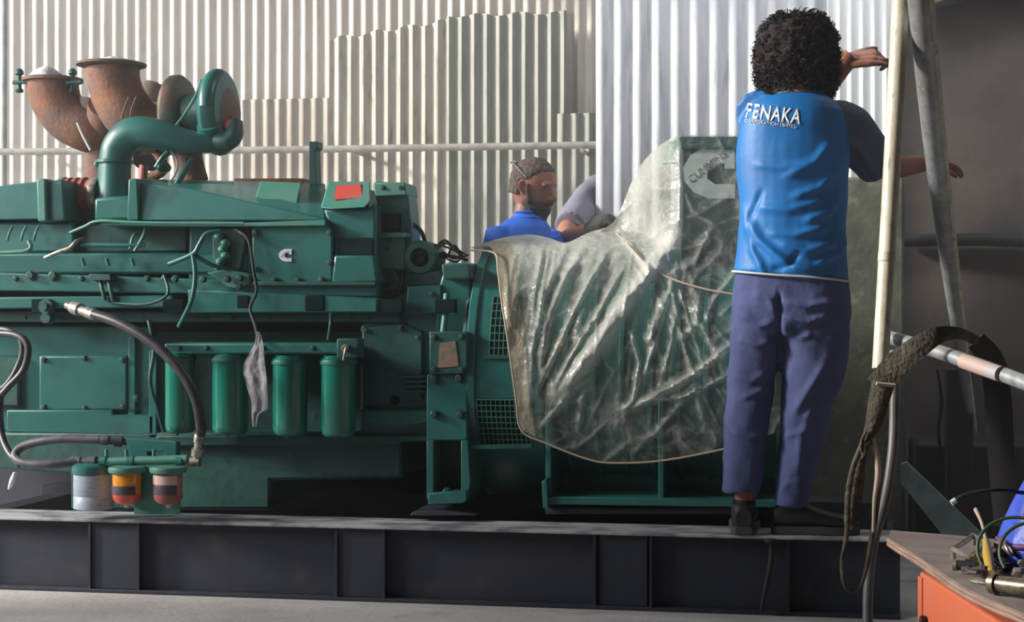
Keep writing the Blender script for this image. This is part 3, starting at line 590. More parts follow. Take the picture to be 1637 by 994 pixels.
# black and grey hoses (their own runs, bolted at both ends)
h1 = run('fuel_hose', [(150, 502, 5.62), (190, 516, 5.58), (240, 545, 5.55), (285, 588, 5.53), (312, 635, 5.53), (321, 680, 5.55), (320, 695, 5.56)], 0.019, HOSE, seg=16, k=8)
def fitting(parent, a, b, Y0, Y1, r, m=STEEL):
    p, q = P(a[0], a[1], Y0), P(b[0], b[1], Y1); d = q-p; L_ = d.length
    bm = NB(); lathe(bm, p, d, [(0, r*0.7), (0.1*L_, r), (0.35*L_, r), (0.36*L_, r*0.8), (0.55*L_, r*0.8), (0.56*L_, r*1.15), (0.8*L_, r*1.15), (0.81*L_, r*0.7), (L_, r*0.7)], 12)
    return make('hose_fitting', bm, m, parent)
fitting(h1, (156, 505), (108, 488), 5.615, 5.72, 0.022); fitting(h1, (320, 690), (314, 738), 5.56, 5.57, 0.020)
bm = NB(); ptube(bm, [(320, 738, 5.57), (300, 738, 5.57)], 0.018, k=1, seg=10); make('hose_elbow', bm, STEEL, h1)
h2 = run('return_hose', [(125, 738, 5.55), (80, 742, 5.52), (40, 740, 5.52), (24, 728, 5.54), (40, 712, 5.56), (90, 702, 5.56), (160, 702, 5.57)], 0.016, HOSEG, seg=16, k=8)
fitting(h2, (110, 738), (165, 738), 5.55, 5.56, 0.019, HOSEG); fitting(h2, (156, 702), (205, 706), 5.57, 5.6, 0.019, HOSEG)
h3 = run('side_hose', [(-40, 534, 5.72), (20, 534, 5.66), (44, 552, 5.64), (38, 590, 5.64), (10, 622, 5.64), (0, 640, 5.64), (2, 690, 5.62), (14, 722, 5.58), (32, 742, 5.54)], 0.013, HOSE, seg=14, k=7)
run('side_hose', [(-30, 524, 5.74), (14, 528, 5.68), (34, 548, 5.66), (30, 580, 5.66), (6, 618, 5.66), (-40, 640, 5.7)], 0.009, HOSEG, seg=12, k=7)
# ------------------------------------------------------------------ fuel filter station on the skid
FS = thing('fuel_filter_station', 'green fuel filter manifold with white can and two amber bowls on skid edge', 'fuel filter', P(205, 822, 5.5))
YF = 5.50
make('back_plate', rect(NB(), 214, 742, 288, 822, YF-0.008, YF-0.002), GP, FS, bevel=0.002, smooth=False)
make('mount_strap', slab(NB(), [(200, 700), (282, 706), (282, 738), (262, 742), (262, 722), (236, 722), (236, 742), (212, 742)], 5.56, 5.60), G, FS, bevel=0.003, smooth=False)
bm = NB(); ptube(bm, [(165, 738, 5.5), (300, 734, 5.5)], 0.016, k=1, seg=16); make('manifold', bm, GP, FS)
for x in (166, 210, 288):
    bm = NB(); p = P(x, 737, 5.5); lathe(bm, p, (1, 0, 0), [(-0.012, 0.02), (0.012, 0.02)], 16); make('union_nut', bm, G, FS)
for x in (170, 202, 246): 
    bm = NB(); ptube(bm, [(x, 718, 5.5), (x, 736, 5.5)], 0.007, k=1, seg=8); make('bleed_screw', bm, GP, FS)
def can(px, y0, y1, w, m, name, Y, prof):
    r = w*M(px, Y)/2; h = (y1-y0)*M(px, Y); bm = NB(); lathe(bm, P(px, y1, Y), (0, 0, 1), [(a*h, b*r) for a, b in prof], 36); return make(name, bm, m, FS)
cn = can(150, 755, 813, 64, CAN, 'filter_can', 5.53, [(0, 0.9), (0.03, 1), (0.35, 1), (0.36, 0.985), (0.38, 0.985), (0.39, 1), (0.97, 1), (1, 0.95)])
can(150, 741, 757, 68, G, 'can_cap', 5.53, [(0, 0.97), (0.15, 1.0), (0.8, 1.0), (1, 0.85)])
def bowl(px, mtop, mlow, w=46):
    can(px, 745, 756, w+14, GP, 'bowl_clamp', 5.46, [(0, 0.8), (0.1, 0.95), (0.5, 1), (0.9, 0.95), (1, 0.8)])
    b = can(px, 755, 806, w, mtop, 'bowl', 5.46, [(0, 0.4), (0.05, 0.7), (0.16, 0.92), (0.3, 0.98), (0.97, 1), (1, 0.97)])
    r = w*M(px, 5.46)/2*1.01; h = 50*M(px, 5.46); base = P(px, 806, 5.46)
    def sleeve(nm, t0, t1, mm, k=1.0, a0=-PI*0.5-1.1, a1=-PI*0.5+1.0):
        bm = NB(); rows = []
        for t in (t0, (t0+t1)/2, t1): rows.append([base+Vector((r*k*math.cos(u), r*k*math.sin(u), h*t)) for u in [a0+(a1-a0)*j/14 for j in range(15)]])
        loop_faces(bm, rows, closed=False); make(nm, bm, mm, b, recalc=False)
    sleeve('bowl_label', 0.34, 0.62, LBL, 1.03)
    if mlow == 2: sleeve('paper_label', 0.66, 0.95, LBW, 1.03)
    bm = NB(); lathe(bm, base, (0, 0, 1), [(0.05*h, 0.72*r), (0.17*h, 0.96*r), (0.34*h, 1.005*r)], 30); make('fuel_level', bm, ORR if mlow == 1 else REDH, b)
    bm = NB(); lathe(bm, base+Vector((0, 0, -0.012)), (0, 0, 1), [(0, 0.005), (0.004, 0.009), (0.014, 0.009)], 12); make('bowl_drain', bm, LOGO, b)
bowl(203, YEL, 1); bowl(269, PKB, 2)
# pale smudgy things at far left edge on the skid
bm = NB(); ptube(bm, [(24, 755, 5.54), (20, 768, 5.54), (14, 782, 5.54)], [0.006, 0.011, 0.004], seg=10, up=(0, 1, 0)); o = make('cable_tag', bm, RAGW); tag(o, 'small curved white tag hanging near the skid at the far left', 'tag')
# ------------------------------------------------------------------ rag
bm = NB(); YR = 5.585
outl = [(0.00, 410, 414), (0.04, 409, 417), (0.16, 404, 421), (0.32, 391, 423), (0.42, 389, 425), (0.55, 393, 427), (0.72, 401, 428), (0.82, 402, 427), (0.87, 402, 415), (1.0, 404, 410)]
V = []
for t, a, b in smooth_path(outl, 5):
    y = 530+152*t
    V.append([P(a+(b-a)*j/12, y, YR+0.005*math.sin(j*0.9+t*2)*t+0.004*noise.noise(Vector((j*.6, t*9, 0)))) for j in range(13)])
loop_faces(bm, V, closed=False)
g = bmesh.ops.extrude_face_region(bm, geom=bm.faces[:]); bmesh.ops.translate(bm, verts=[e for e in g['geom'] if isinstance(e, bmesh.types.BMVert)], vec=(0, 0.003, 0))
o = make('rag', bm, RAG); tag(o, 'grey white rag hanging by its corner between two green oil filters', 'rag')
# ------------------------------------------------------------------ alternator
A = thing('alternator', 'green alternator under clear plastic, joined to the engine, with dark terminal box on top', 'alternator', P(950, 830, 6.1))
AC = (6.2, 0.80)              # axis
def cylX(px0, px1, r, name, m, Yf=5.75, bev=0.01, seg=64):
    x0 = P(px0, 600, Yf).x; x1 = P(px1, 600, Yf).x
    bm = NB(); lathe(bm, Vector((x0, AC[0], AC[1])), (1, 0, 0), [(0, r-bev*2), (0, r-bev), (bev, r), (x1-x0-bev, r), (x1-x0, r-bev), (x1-x0, r-bev*2)], seg); return make(name, bm, m, A)
cylX(738, 752, 0.44, 'coupling_ring', GD, 5.78)
cylX(750, 868, 0.478, 'fan_housing', G, 5.73)
cylX(746, 760, 0.487, 'flange_ring', G, 5.73, 0.004)
cylX(868, 1250, 0.455, 'stator_frame', G, 5.76, 0.02)
for k in range(7): cylX(900+k*45, 908+k*45, 0.468, 'stator_rib', G, 5.75, 0.002)
def grille(px0, px1, py0, py1):
    z0 = P(px0, py1, 5.74).z; z1 = P(px0, py0, 5.74).z; x0 = P(px0, 600, 5.74).x; x1 = P(px1, 600, 5.74).x; r = 0.481
    ang = lambda z: math.asin((z-AC[1])/r)
    pt = lambda x, z, rr: Vector((x, AC[0]-rr*math.cos(ang(z)), AC[1]+rr*math.sin(ang(z))))
    bm = NB(); rows = [[pt(x, z0+(z1-z0)*j/10, 0.4805) for x in (x0, x1)] for j in range(11)]
    loop_faces(bm, rows, closed=False); gr = make('vent_opening_shade', bm, DK, A)
    for j in range(9):
        z = z0+(z1-z0)*j/8; bm = NB(); tube(bm, [pt(x0, z, 0.484), pt(x1, z, 0.484)], 0.0022, 6, 1); make('grille_wire', bm, GP, gr)
    n = int((x1-x0)/0.016)
    for j in range(n+1):
        x = x0+(x1-x0)*j/n; bm = NB(); tube(bm, [pt(x, z0+(z1-z0)*q/5, 0.485) for q in range(6)], 0.0016, 6, 1); make('grille_wire', bm, GP, gr)
    make('grille_sill', slab(NB(), [(px0-12, py1), (px1+4, py1-2), (px1+4, py1+4), (px0-12, py1+6)], 5.715, 5.75), GD, A)
grille(784, 850, 474, 568); grille(763, 846, 638, 712)
make('underframe', slab(NB(), [(868, 690), (1250, 690), (1250, 812), (868, 806)], 5.95, 6.5), GD, A, bevel=0.01)
make('foot_rail', slab(NB(), [(872, 793), (1250, 800), (1250, 812), (872, 806)], 5.72, 6.0), G, A, bevel=0.004)
for x in (872, 1052, 1200): make('foot_gusset', slab(NB(), [(x, 640), (x+9, 640), (x+9, 806), (x, 804)], 5.74, 6.0), G, A, bevel=0.003)
make('foot_bracket', slab(NB(), [(866, 770), (874, 764), (876, 812), (868, 812)], 5.70, 6.0), G, A, bevel=0.002)
make('foot_pad', rect(NB(), 872, 812, 1250, 822, 5.75, 6.0), BK, A, bevel=0.002)
# terminal box
make('terminal_box', slab(NB(), [(1088, 226), (1250, 226), (1250, 440), (1088, 440)], 5.97, 6.5), ALTERBOX, A, bevel=0.008, smooth=False)
make('terminal_box_lid', slab(NB(), [(1084, 218), (1256, 218), (1256, 238), (1088, 238)], 5.95, 6.52), GD, A, bevel=0.004, smooth=False)
bm = NB(); wedge(bm, [(1088, 222, 5.99), (1088, 262, 5.99), (1058, 262, 6.04), (1072, 226, 6.04)], [(1088, 222, 6.5), (1088, 262, 6.5), (1058, 262, 6.5), (1072, 226, 6.5)]); make('box_shoulder', bm, GP, A, bevel=0.006, smooth=False)
logo(1138, 276, 82, 5.962, LOGO, ALTERBOX, A, 'box_logo')
bm = NB(); pp = [P(885, 553, 5.74), P(901, 553, 5.74), P(893, 538, 5.74)]; loop_faces(bm, [pp, [p+Vector((0, 0.004, 0)) for p in pp]]); make('warning_sticker', bm, YEL2, A, smooth=False)
# ------------------------------------------------------------------ plastic sheet draped over the alternator
def pix(v):
    d = Vector(v)-Vector((0, 0, CZ)); dep = -ST*d.x+CT*d.y; r = CT*d.x+ST*d.y
    return 818.5+F*r/dep, 497-F*d.z/dep
def curve(pts, t):            # piecewise along the chord length, t in 0..1
    L = [0]
    for a, b in zip(pts, pts[1:]): L.append(L[-1]+math.dist(a, b))
    s = t*L[-1]
    for i in range(len(pts)-1):
        if s <= L[i+1] or i == len(pts)-2:
            k = (s-L[i])/(L[i+1]-L[i]); return [a+(b-a)*k for a, b in zip(pts[i], pts[i+1])]
TOPC = smooth_path([(752, 396), (775, 388), (812, 378), (850, 375), (880, 381), (905, 388), (940, 372), (975, 360), (992, 335), (1004, 305), (1020, 270), (1050, 236), (1086, 217), (1150, 215), (1250, 217)], 4)
LEFC = smooth_path([(752, 396), (778, 393), (789, 402), (795, 430), (801, 480), (812, 550), (823, 630), (832, 686)], 4)
BOTC = smooth_path([(832, 686), (870, 706), (905, 722), (940, 733), (985, 739), (1060, 735), (1160, 716), (1250, 688)], 4)
RIGC = [(1250, 217), (1250, 688)]
folds = [([(1084, 372), (1052, 415), (1010, 468), (962, 540), (925, 590), (872, 646)], 17, 0.045, 0.8),
         ([(1086, 222), (1087, 300), (1086, 372)], 5, 0.012, 0.5), ([(1040, 250), (1010, 330), (1000, 380)], 14, 0.01, 0.15),
         ([(1000, 420), (950, 510), (912, 570), (880, 628)], 5, 0.02, 0.4), ([(972, 400), (930, 470), (898, 540), (852, 640)], 6, 0.022, 0.35),
         ([(935, 392), (905, 440), (880, 500), (868, 560), (862, 610)], 7, 0.022, 0.28), ([(905, 395), (868, 470), (850, 560), (846, 660)], 7, 0.02, 0.3),
         ([(1176, 545), (1120, 590), (1075, 618), (992, 662)], 7, 0.03, 0.38), ([(1178, 592), (1120, 622), (1085, 636), (1010, 640)], 5, 0.015, 0.3),
         ([(1005, 520), (1022, 580), (1012, 640), (990, 658)], 5, 0.015, 0.35), ([(1060, 470), (1046, 520), (1034, 552)], 7, 0.02, 0.35),
         ([(1118, 470), (1112, 520), (1080, 545)], 8, 0.02, 0.3), ([(1140, 360), (1110, 420), (1060, 440)], 6, 0.012, 0.2),
         ([(1180, 430), (1140, 480), (1120, 540)], 6, 0.015, 0.2), ([(950, 600), (930, 640), (925, 690)], 6, 0.012, 0.12),
         ([(1130, 600), (1050, 690), (1010, 728)], 6, 0.012, 0.15), ([(860, 690), (900, 640), (960, 590)], 5, 0.012, 0.25),
         ([(985, 365), (1030, 420), (1045, 440)], 6, 0.02, 0.3), ([(1092, 300), (1110, 340), (1160, 372)], 5, 0.008, 0.15)]
random.seed(21)
for k in range(26):
    x0 = 1040+random.uniform(-50, 60); y0 = 400+random.uniform(-25, 50); tx = random.uniform(850, 1240); ty = 600+random.uniform(0, 110)
    mx, my = (x0+tx)/2+random.uniform(-14, 14), (y0+ty)/2+random.uniform(-8, 8)
    folds.append(([(x0, y0), (mx, my), (tx, ty)], random.uniform(2.5, 5), random.uniform(0.003, 0.007), random.uniform(0.04, 0.2)))
for k in range(12):
    x0 = random.uniform(820, 1000); y0 = random.uniform(385, 400)
    folds.append(([(x0, y0), (x0-15, 470), (x0-25+random.uniform(-10, 10), 560)], random.uniform(3, 6), random.uniform(0.005, 0.012), random.uniform(0.02, 0.16)))
def segd(px, py, poly):
    best = 1e9; tt = 0
    n = len(poly)-1
    for i in range(n):
        (ax, ay), (bx, by) = poly[i], poly[i+1]
        dx, dy = bx-ax, by-ay; k = max(0, min(1, ((px-ax)*dx+(py-ay)*dy)/(dx*dx+dy*dy)))
        d = math.hypot(px-ax-k*dx, py-ay-k*dy)
        if d < best: best = d; tt = (i+k)/n
    return best, tt
def baseY(px, py):
    z = CZ+(497-py)*5.78/F; r = 0.50
    h = z-AC[1]; Yc = AC[0]-math.sqrt(max(r*r-h*h, 0)) if h > 0 else AC[0]-r
    if h >= r: Yc = AC[0]
    Yc = min(Yc, 6.2)
    k = max(0, min(1, (px-985)/100)); kk = k*k*(3-2*k)
    Yb = 6.2+(5.925-6.2)*kk
    t = 8.0
    return min(Yc, Yb)-0.006 if abs(Yc-Yb) > 0.2 else -math.log(math.exp(-t*4*Yc)+math.exp(-t*4*Yb))/(t*4)-0.006
NU, NV = 210, 170
bm = NB(); grid = []; attrs = []
cornT = TOPC[0]; cTR = (1250, 217); cBL = (832, 686); cBR = (1250, 688)
for j in range(NV+1):
    v = j/NV; row = []
    for i in range(NU+1):
        u = i/NU
        T = curve(TOPC, u); Bc = curve(BOTC, u); Lc = curve(LEFC, v); Rc = curve(RIGC, v)
        q = [(1-v)*T[c]+v*Bc[c]+(1-u)*Lc[c]+u*Rc[c]-((1-u)*(1-v)*cornT[c]+u*(1-v)*cTR[c]+(1-u)*v*cBL[c]+u*v*cBR[c]) for c in (0, 1)]
        y = baseY(*q); op = 0.0; dsp = 0.0
        edge = min(1, v*9+0.15, (1-v)*10+0.1)
        for poly, wd, amp, wh in folds:
            d, t = segd(q[0], q[1], poly)
            if d < wd*3:
                g = math.exp(-(d/wd)**2); fade = min(1, 6*t+0.2, 6*(1-t)+0.1)
                dsp += amp*g*fade*edge; op = max(op, wh*math.exp(-(d/(wd*0.8))**2)*fade)
        nn = noise.noise(Vector((q[0]*0.018, q[1]*0.018, 0)))*0.5+noise.noise(Vector((q[0]*0.05, q[1]*0.05, 3)))*0.25
        rdg = 1-abs(noise.noise(Vector((q[0]*0.012+q[1]*0.006, q[1]*0.012-q[0]*0.004, 8))))*2.2
        dsp += 0.007*nn*edge+max(0, rdg)**4*0.008
        op = max(op, max(0, rdg)**8*0.16)
        base = 0.09
        # gathered, doubled-up film over the crown; milky on the shoulder
        cr = math.exp(-((q[1]-400)/52)**2)*max(0, min(1, (1095-q[0])/40))
        sh = max(0, min(1, (1090-q[0])/6))*max(0, min(1, (430-q[1])/60))
        base += 0.40*cr+0.27*sh*(0.75+0.9*nn)
        if q[0] < 935: base += 0.10*max(0, min(1, (560-q[1])/160))
        hem = max(0, 1-max(0, u-0.055)/0.012) if u < 0.08 else 0
        row.append(bm.verts.new(P(q[0], q[1], y-dsp))); attrs.append((min(0.96, base+op*1.25+0.05*nn), hem))
    grid.append(row)
for a, b in zip(grid, grid[1:]):
    for i in range(NU): bm.faces.new((a[i], b[i], b[i+1], a[i+1]))
# the far side: over the crown and down behind
prev = grid[0]; top0 = [v.co.copy() for v in prev]
for k in range(1, 15):
    row = []
    for i, c in enumerate(top0):
        s = k/14; back = 7.0 - 0.02*math.sin(i*0.3); t = min(1, s*1.8)
        y = c.y+(6.72-c.y)*t; z = c.z-0.015*t-(max(0, s-0.55)*1.1 if s > 0.55 else 0)
        row.append(bm.verts.new((c.x-ST*0.0, y+0.01*noise.noise(Vector((i*.1, k*.4, 1))), z))); attrs.append((0.45, 0))
    for i in range(NU): bm.faces.new((row[i], prev[i], prev[i+1], row[i+1]))
    prev = row
PL = bpy.data.materials.new('clear milky plastic film'); PL.use_nodes = True
nt = PL.node_tree; N = nt.nodes; L = nt.links; pb = N['Principled BSDF']; out = N['Material Output']
at = N.new('ShaderNodeAttribute'); at.attribute_name = 'film'
sp = N.new('ShaderNodeSeparateColor'); L.new(at.outputs['Color'], sp.inputs[0])
mixc = N.new('ShaderNodeMix'); mixc.data_type = 'RGBA'; mixc.inputs[6].default_value = srgb(220, 220, 212); mixc.inputs[7].default_value = srgb(186, 174, 154); L.new(sp.outputs[1], mixc.inputs[0])
L.new(mixc.outputs[2], pb.inputs['Base Color']); pb.inputs['Roughness'].default_value = 0.22; pb.inputs['Specular IOR Level'].default_value = 0.7
nz = N.new('ShaderNodeTexNoise'); nz.inputs['Scale'].default_value = 22; nz.inputs['Detail'].default_value = 5; tcn = N.new('ShaderNodeTexCoord'); L.new(tcn.outputs['Object'], nz.inputs['Vector'])
bpn = N.new('ShaderNodeBump'); bpn.inputs['Strength'].default_value = 0.6; bpn.inputs['Distance'].default_value = 0.02; L.new(nz.outputs[0], bpn.inputs['Height']); L.new(bpn.outputs[0], pb.inputs['Normal'])
tl = N.new('ShaderNodeBsdfTranslucent'); L.new(mixc.outputs[2], tl.inputs['Color'])
ms = N.new('ShaderNodeMixShader'); ms.inputs[0].default_value = 0.3; L.new(pb.outputs[0], ms.inputs[1]); L.new(tl.outputs[0], ms.inputs[2])
tr = N.new('ShaderNodeBsdfTransparent'); tr.inputs[0].default_value = (0.93, 0.95, 0.93, 1)
mx = N.new('ShaderNodeMixShader'); rn = N.new('ShaderNodeTexNoise'); rn.inputs['Scale'].default_value = 9; rn.inputs['Detail'].default_value = 3; rn.inputs['Distortion'].default_value = 1.2; L.new(tcn.outputs['Object'], rn.inputs['Vector'])
def mth(op, a, b):
    q = N.new('ShaderNodeMath'); q.operation = op
    for i_, v_ in enumerate((a, b)):
        if hasattr(v_, 'links'): L.new(v_, q.inputs[i_])
        elif v_ is not None: q.inputs[i_].default_value = v_
    return q.outputs[0]
cr_ = mth('SUBTRACT', 1.0, mth('MULTIPLY', mth('ABSOLUTE', mth('SUBTRACT', rn.outputs[0], 0.5), None), 14.0))
cr_ = mth('MULTIPLY', mth('MAXIMUM', cr_, 0.0), 0.13)
L.new(mth('MINIMUM', mth('ADD', sp.outputs[0], cr_), 0.97), mx.inputs[0]); L.new(tr.outputs[0], mx.inputs[1]); L.new(ms.outputs[0], mx.inputs[2]); L.new(mx.outputs[0], out.inputs['Surface'])
o = make('plastic_sheet', bm, PL, recalc=False)
ca = o.data.color_attributes.new('film', 'FLOAT_COLOR', 'POINT')
for i, (a, h) in enumerate(attrs): ca.data[i].color = (max(a, 0.8*h), h, 0, 1)
tag(o, 'big crumpled clear plastic sheet draped over the green alternator and its box', 'plastic sheet')
bm = NB(); tube(bm, [P(x, y, baseY(x, y)-0.03) for x, y in [(752, 400), (790, 404), (796, 432), (802, 482), (813, 552), (824, 632), (833, 687), (870, 707), (940, 734), (985, 740), (1060, 736), (1160, 717), (1230, 694)]], 0.0035, 8, 4)
make('rolled_edge', bm, CORD, o)
bm = NB(); cpts = [(985, 372), (1012, 400), (1040, 428), (1075, 446), (1120, 460), (1160, 468), (1230, 478)]
tube(bm, [P(x, y, baseY(x, y)-0.035) for x, y in cpts], 0.0035, 8, 5)
tube(bm, [P(x, y, baseY(x, y)-0.03) for x, y in [(1040, 428), (1052, 440), (1040, 452), (1030, 440), (1042, 430)]], 0.003, 8, 4)
co = make('cord', bm, CORD); tag(co, 'thin pale cord tied across the clear plastic sheet beside the standing man', 'cord')
# ------------------------------------------------------------------ people
def hand(bm, wr, f, n, thumb_side, L=0.185, curls=(0.35, 0.45, 0.5, 0.5), spread=0.10, tcurl=0.5, tout=0.8):
    f = f.normalized(); n = (n-f*n.dot(f)).normalized(); s = f.cross(n).normalized()
    if thumb_side < 0: s = -s         # s points to the thumb
    k = L/0.185
    for o_, l0, r0 in ((0.030, 0.095, 0.0115), (0.010, 0.10, 0.013), (-0.011, 0.096, 0.0125), (-0.031, 0.088, 0.011)):
        tube(bm, [wr+s*(o_*0.45*k)-f*0.01, wr+s*(o_*0.8*k)+f*(0.045*k), wr+s*(o_*k)+f*(l0*k)], [0.016*k, r0*1.15*k, r0*0.95*k], seg=10, k=3)
    for (o_, b0_, ln, r0), cu in zip(((0.030, 0.093, 0.072, 0.0092), (0.010, 0.098, 0.080, 0.0096), (-0.011, 0.094, 0.074, 0.0092), (-0.031, 0.086, 0.058, 0.0082)), curls):
        p = wr+s*(o_*k)+f*(b0_*k); d = (f+s*(o_*spread*20*0.1)).normalized(); pts = [p-d*0.012]; ang = cu
        for q in (0.45, 0.3, 0.25):
            pts.append(p.copy()); dd = d*math.cos(ang)+n*math.sin(ang); p = p+dd*(ln*q*k); ang += cu*0.9
        pts.append(p); tube(bm, pts, [r0*k*1.05, r0*k*1.05, r0*k, r0*k*0.95, r0*k*0.8], seg=10, k=3)
        ball(bm, p, r0*k*0.8, seg=8)
    p = wr+s*(0.022*k)+f*(0.02*k); d = (f*math.cos(tout)+s*math.sin(tout)+n*0.25).normalized()
    p1 = p+d*(0.042*k); d2 = (d+f*tcurl*0.6+n*tcurl*0.3).normalized(); p2 = p1+d2*(0.034*k); p3 = p2+(d2+n*0.2).normalized()*(0.026*k)
    tube(bm, [p-d*0.01, p1, p2, p3], [0.016*k, 0.0125*k, 0.0105*k, 0.0085*k], seg=10, k=3); ball(bm, p3, 0.0085*k, seg=8)
def limb(bm, pts, radii, seg=18, k=5, ry=1.0, up=None): tube(bm, pts, radii, seg=seg, k=k, ry=ry, up=up)
def rings_px(rows, Y, e=2.3, n=30):
    out = []
    for py, xl, xr, ry, *ex in rows:
        yy = Y+(ex[0] if ex else 0); tl_ = ex[1] if len(ex) > 1 else 0
        a = P(xl, py, yy); b = P(xr, py, yy); out.append(sell((a.x+b.x)/2, yy, (a.z+b.z)/2, (b.x-a.x)/2, ry, e, n, tl_))
    return out
def head(bm, c, f, k=1.0, tiltn=0.0):   # c: head centre, f: facing direction (horizontal)
    f = Vector(f).normalized(); s = f.cross(Vector((0, 0, 1))).normalized(); up = Vector((0, 0, 1)); f2 = (f*math.cos(tiltn)-up*math.sin(tiltn)); up = s.cross(f2)
    c = Vector(c)
    W = lambda a, b, z: c+s*(a*k)+f2*(b*k)+up*(z*k)
    def oval(z, hw, fb, bb): return [W(hw*math.cos(t), (fb if math.sin(t) > 0 else bb)*math.sin(t), z) for t in [2*PI*j/28 for j in range(28)]]
    loop_faces(bm, [oval(-0.118, 0.022, 0.066, -0.0), oval(-0.112, 0.036, 0.078, 0.02), oval(-0.095, 0.052, 0.084, 0.05), oval(-0.065, 0.063, 0.082, 0.07), oval(-0.03, 0.07, 0.084, 0.088), oval(0.0, 0.073, 0.084, 0.096), oval(0.035, 0.076, 0.088, 0.1), oval(0.07, 0.07, 0.078, 0.092), oval(0.095, 0.054, 0.056, 0.07), oval(0.112, 0.03, 0.03, 0.038), oval(0.118, 0.008, 0.01, 0.012)])
    tube(bm, [W(0, 0.080, 0.018), W(0, 0.096, -0.012), W(0, 0.106, -0.030), W(0, 0.086, -0.038)], [0.008, 0.010, 0.0135, 0.010], seg=12, k=3)   # nose
    for q in (-1, 1):
        ball(bm, W(q*0.010, 0.092, -0.034), 0.008*k, seg=8)
        tube(bm, [W(q*0.016, 0.082, 0.022), W(q*0.034, 0.083, 0.028), W(q*0.054, 0.070, 0.020)], 0.0065*k, seg=8, k=3)   # brow
        tube(bm, [W(q*0.074, -0.012, 0.020), W(q*0.083, -0.024, 0.010), W(q*0.080, -0.020, -0.012), W(q*0.072, -0.004, -0.026), W(q*0.070, 0.0, 0.0)], [0.006, 0.009, 0.008, 0.006, 0.008], seg=10, k=4)   # ear
    tube(bm, [W(-0.022, 0.080, -0.060), W(0, 0.090, -0.058), W(0.022, 0.080, -0.060)], [0.003, 0.0065, 0.003], seg=8, k=3)
    tube(bm, [W(-0.018, 0.080, -0.070), W(0, 0.088, -0.071), W(0.018, 0.080, -0.070)], [0.003, 0.0065, 0.003], seg=8, k=3)
    return W
def shoe(parent, heel, d, m=SHOE, Ln=0.285, wd=0.048):
    d = Vector(d).normalized(); s = d.cross(Vector((0, 0, 1))); U = Vector((0, 0, 1)); heel = Vector(heel)
    prof = [(0.0, 0.55, 0.075), (0.02, 0.75, 0.095), (0.06, 0.82, 0.105), (0.10, 0.82, 0.098), (0.14, 0.86, 0.078), (0.19, 1.0, 0.062), (0.235, 0.98, 0.052), (0.265, 0.8, 0.042), (Ln, 0.45, 0.03)]
    bm = NB(); rr = []
    for x, wf, h in prof:
        rr.append([heel+d*x+s*(wd*wf*math.copysign(abs(math.cos(t))**0.8, math.cos(t)))+U*(0.022+(h-0.01)*0.5*(1+math.copysign(abs(math.sin(t))**0.8, math.sin(t)))) for t in [2*PI*j/20 for j in range(20)]])
    loop_faces(bm, rr)
    limb(bm, [heel+d*0.05+U*0.08, heel+d*0.045+U*0.105], [0.042, 0.040], k=1, seg=20)
    o = make('shoe', bm, m, parent)
    bm = NB(); a = []; 
    for x, wf, h in prof: a.append((x, wf*1.12))
    L1 = [heel-d*0.006+d*x*1.03+s*wd*q for x, q in a]; R1 = [heel-d*0.006+d*x*1.03-s*wd*q for x, q in a]
    ring = L1+R1[::-1]; loop_faces(bm, [[p+U*0.001 for p in ring], [p+U*0.012 for p in ring], [p+U*0.028 for p in ring]]); make('sole', bm, SOLE, o, bevel=0.003)
    return o
# ---- the standing man seen from behind
YM = 5.575
man = thing('person', 'person in blue lettered jersey and navy trousers standing on the skid, seen from behind', 'person', P(1255, 850, 5.56)*1.0)
sLs, eL, wL = P(1212, 186, YM), P(1266, 196, 5.88), P(1352, 98, 5.88)
sRs, eR, wR = P(1342, 192, YM), P(1408, 262, 5.76), P(1474, 262, 5.98)
bm = NB(); hc = P(1276, 96, 5.66)
head(bm, hc, (0.35, 0.95, 0), 1.0, 0.1)
limb(bm, [P(1273, 175, YM), P(1274, 140, YM+0.02), P(1275, 105, 5.66)], [0.066, 0.058, 0.055])
loop_faces(bm, rings_px([(165, 1225, 1325, 0.06), (180, 1196, 1345, 0.085), (230, 1186, 1350, 0.10), (330, 1196, 1342, 0.10), (430, 1186, 1346, 0.105), (500, 1184, 1348, 0.11), (530, 1190, 1345, 0.1)], YM))
limb(bm, [sLs, eL, wL, wL+(wL-eL).normalized()*0.02], [0.056, 0.050, 0.036, 0.034]); limb(bm, [sRs, eR, wR], [0.056, 0.045, 0.030])
hand(bm, wL+Vector((0.0, 0, 0.0)), Vector((0.98, -0.1, 0.10)), Vector((0.0, 0.75, -0.66)), 1, 0.20, curls=(1.0, 0.85, 0.3, 0.25), tcurl=0.3, tout=0.7)
hand(bm, wR, Vector((0.9, 0.4, 0.05)), Vector((0, 0.3, -1)), -1, 0.185, curls=(0.4, 0.45, 0.5, 0.5))
limb(bm, [P(1216, 500, YM), P(1203, 640, YM+0.01), P(1192, 800, 5.58)], [0.085, 0.058, 0.037]); limb(bm, [P(1302, 500, YM), P(1284, 650, YM+0.01), P(1266, 812, 5.60)], [0.085, 0.058, 0.037])
fuse('body', bm, SKIN, man, 0.0055, 3)
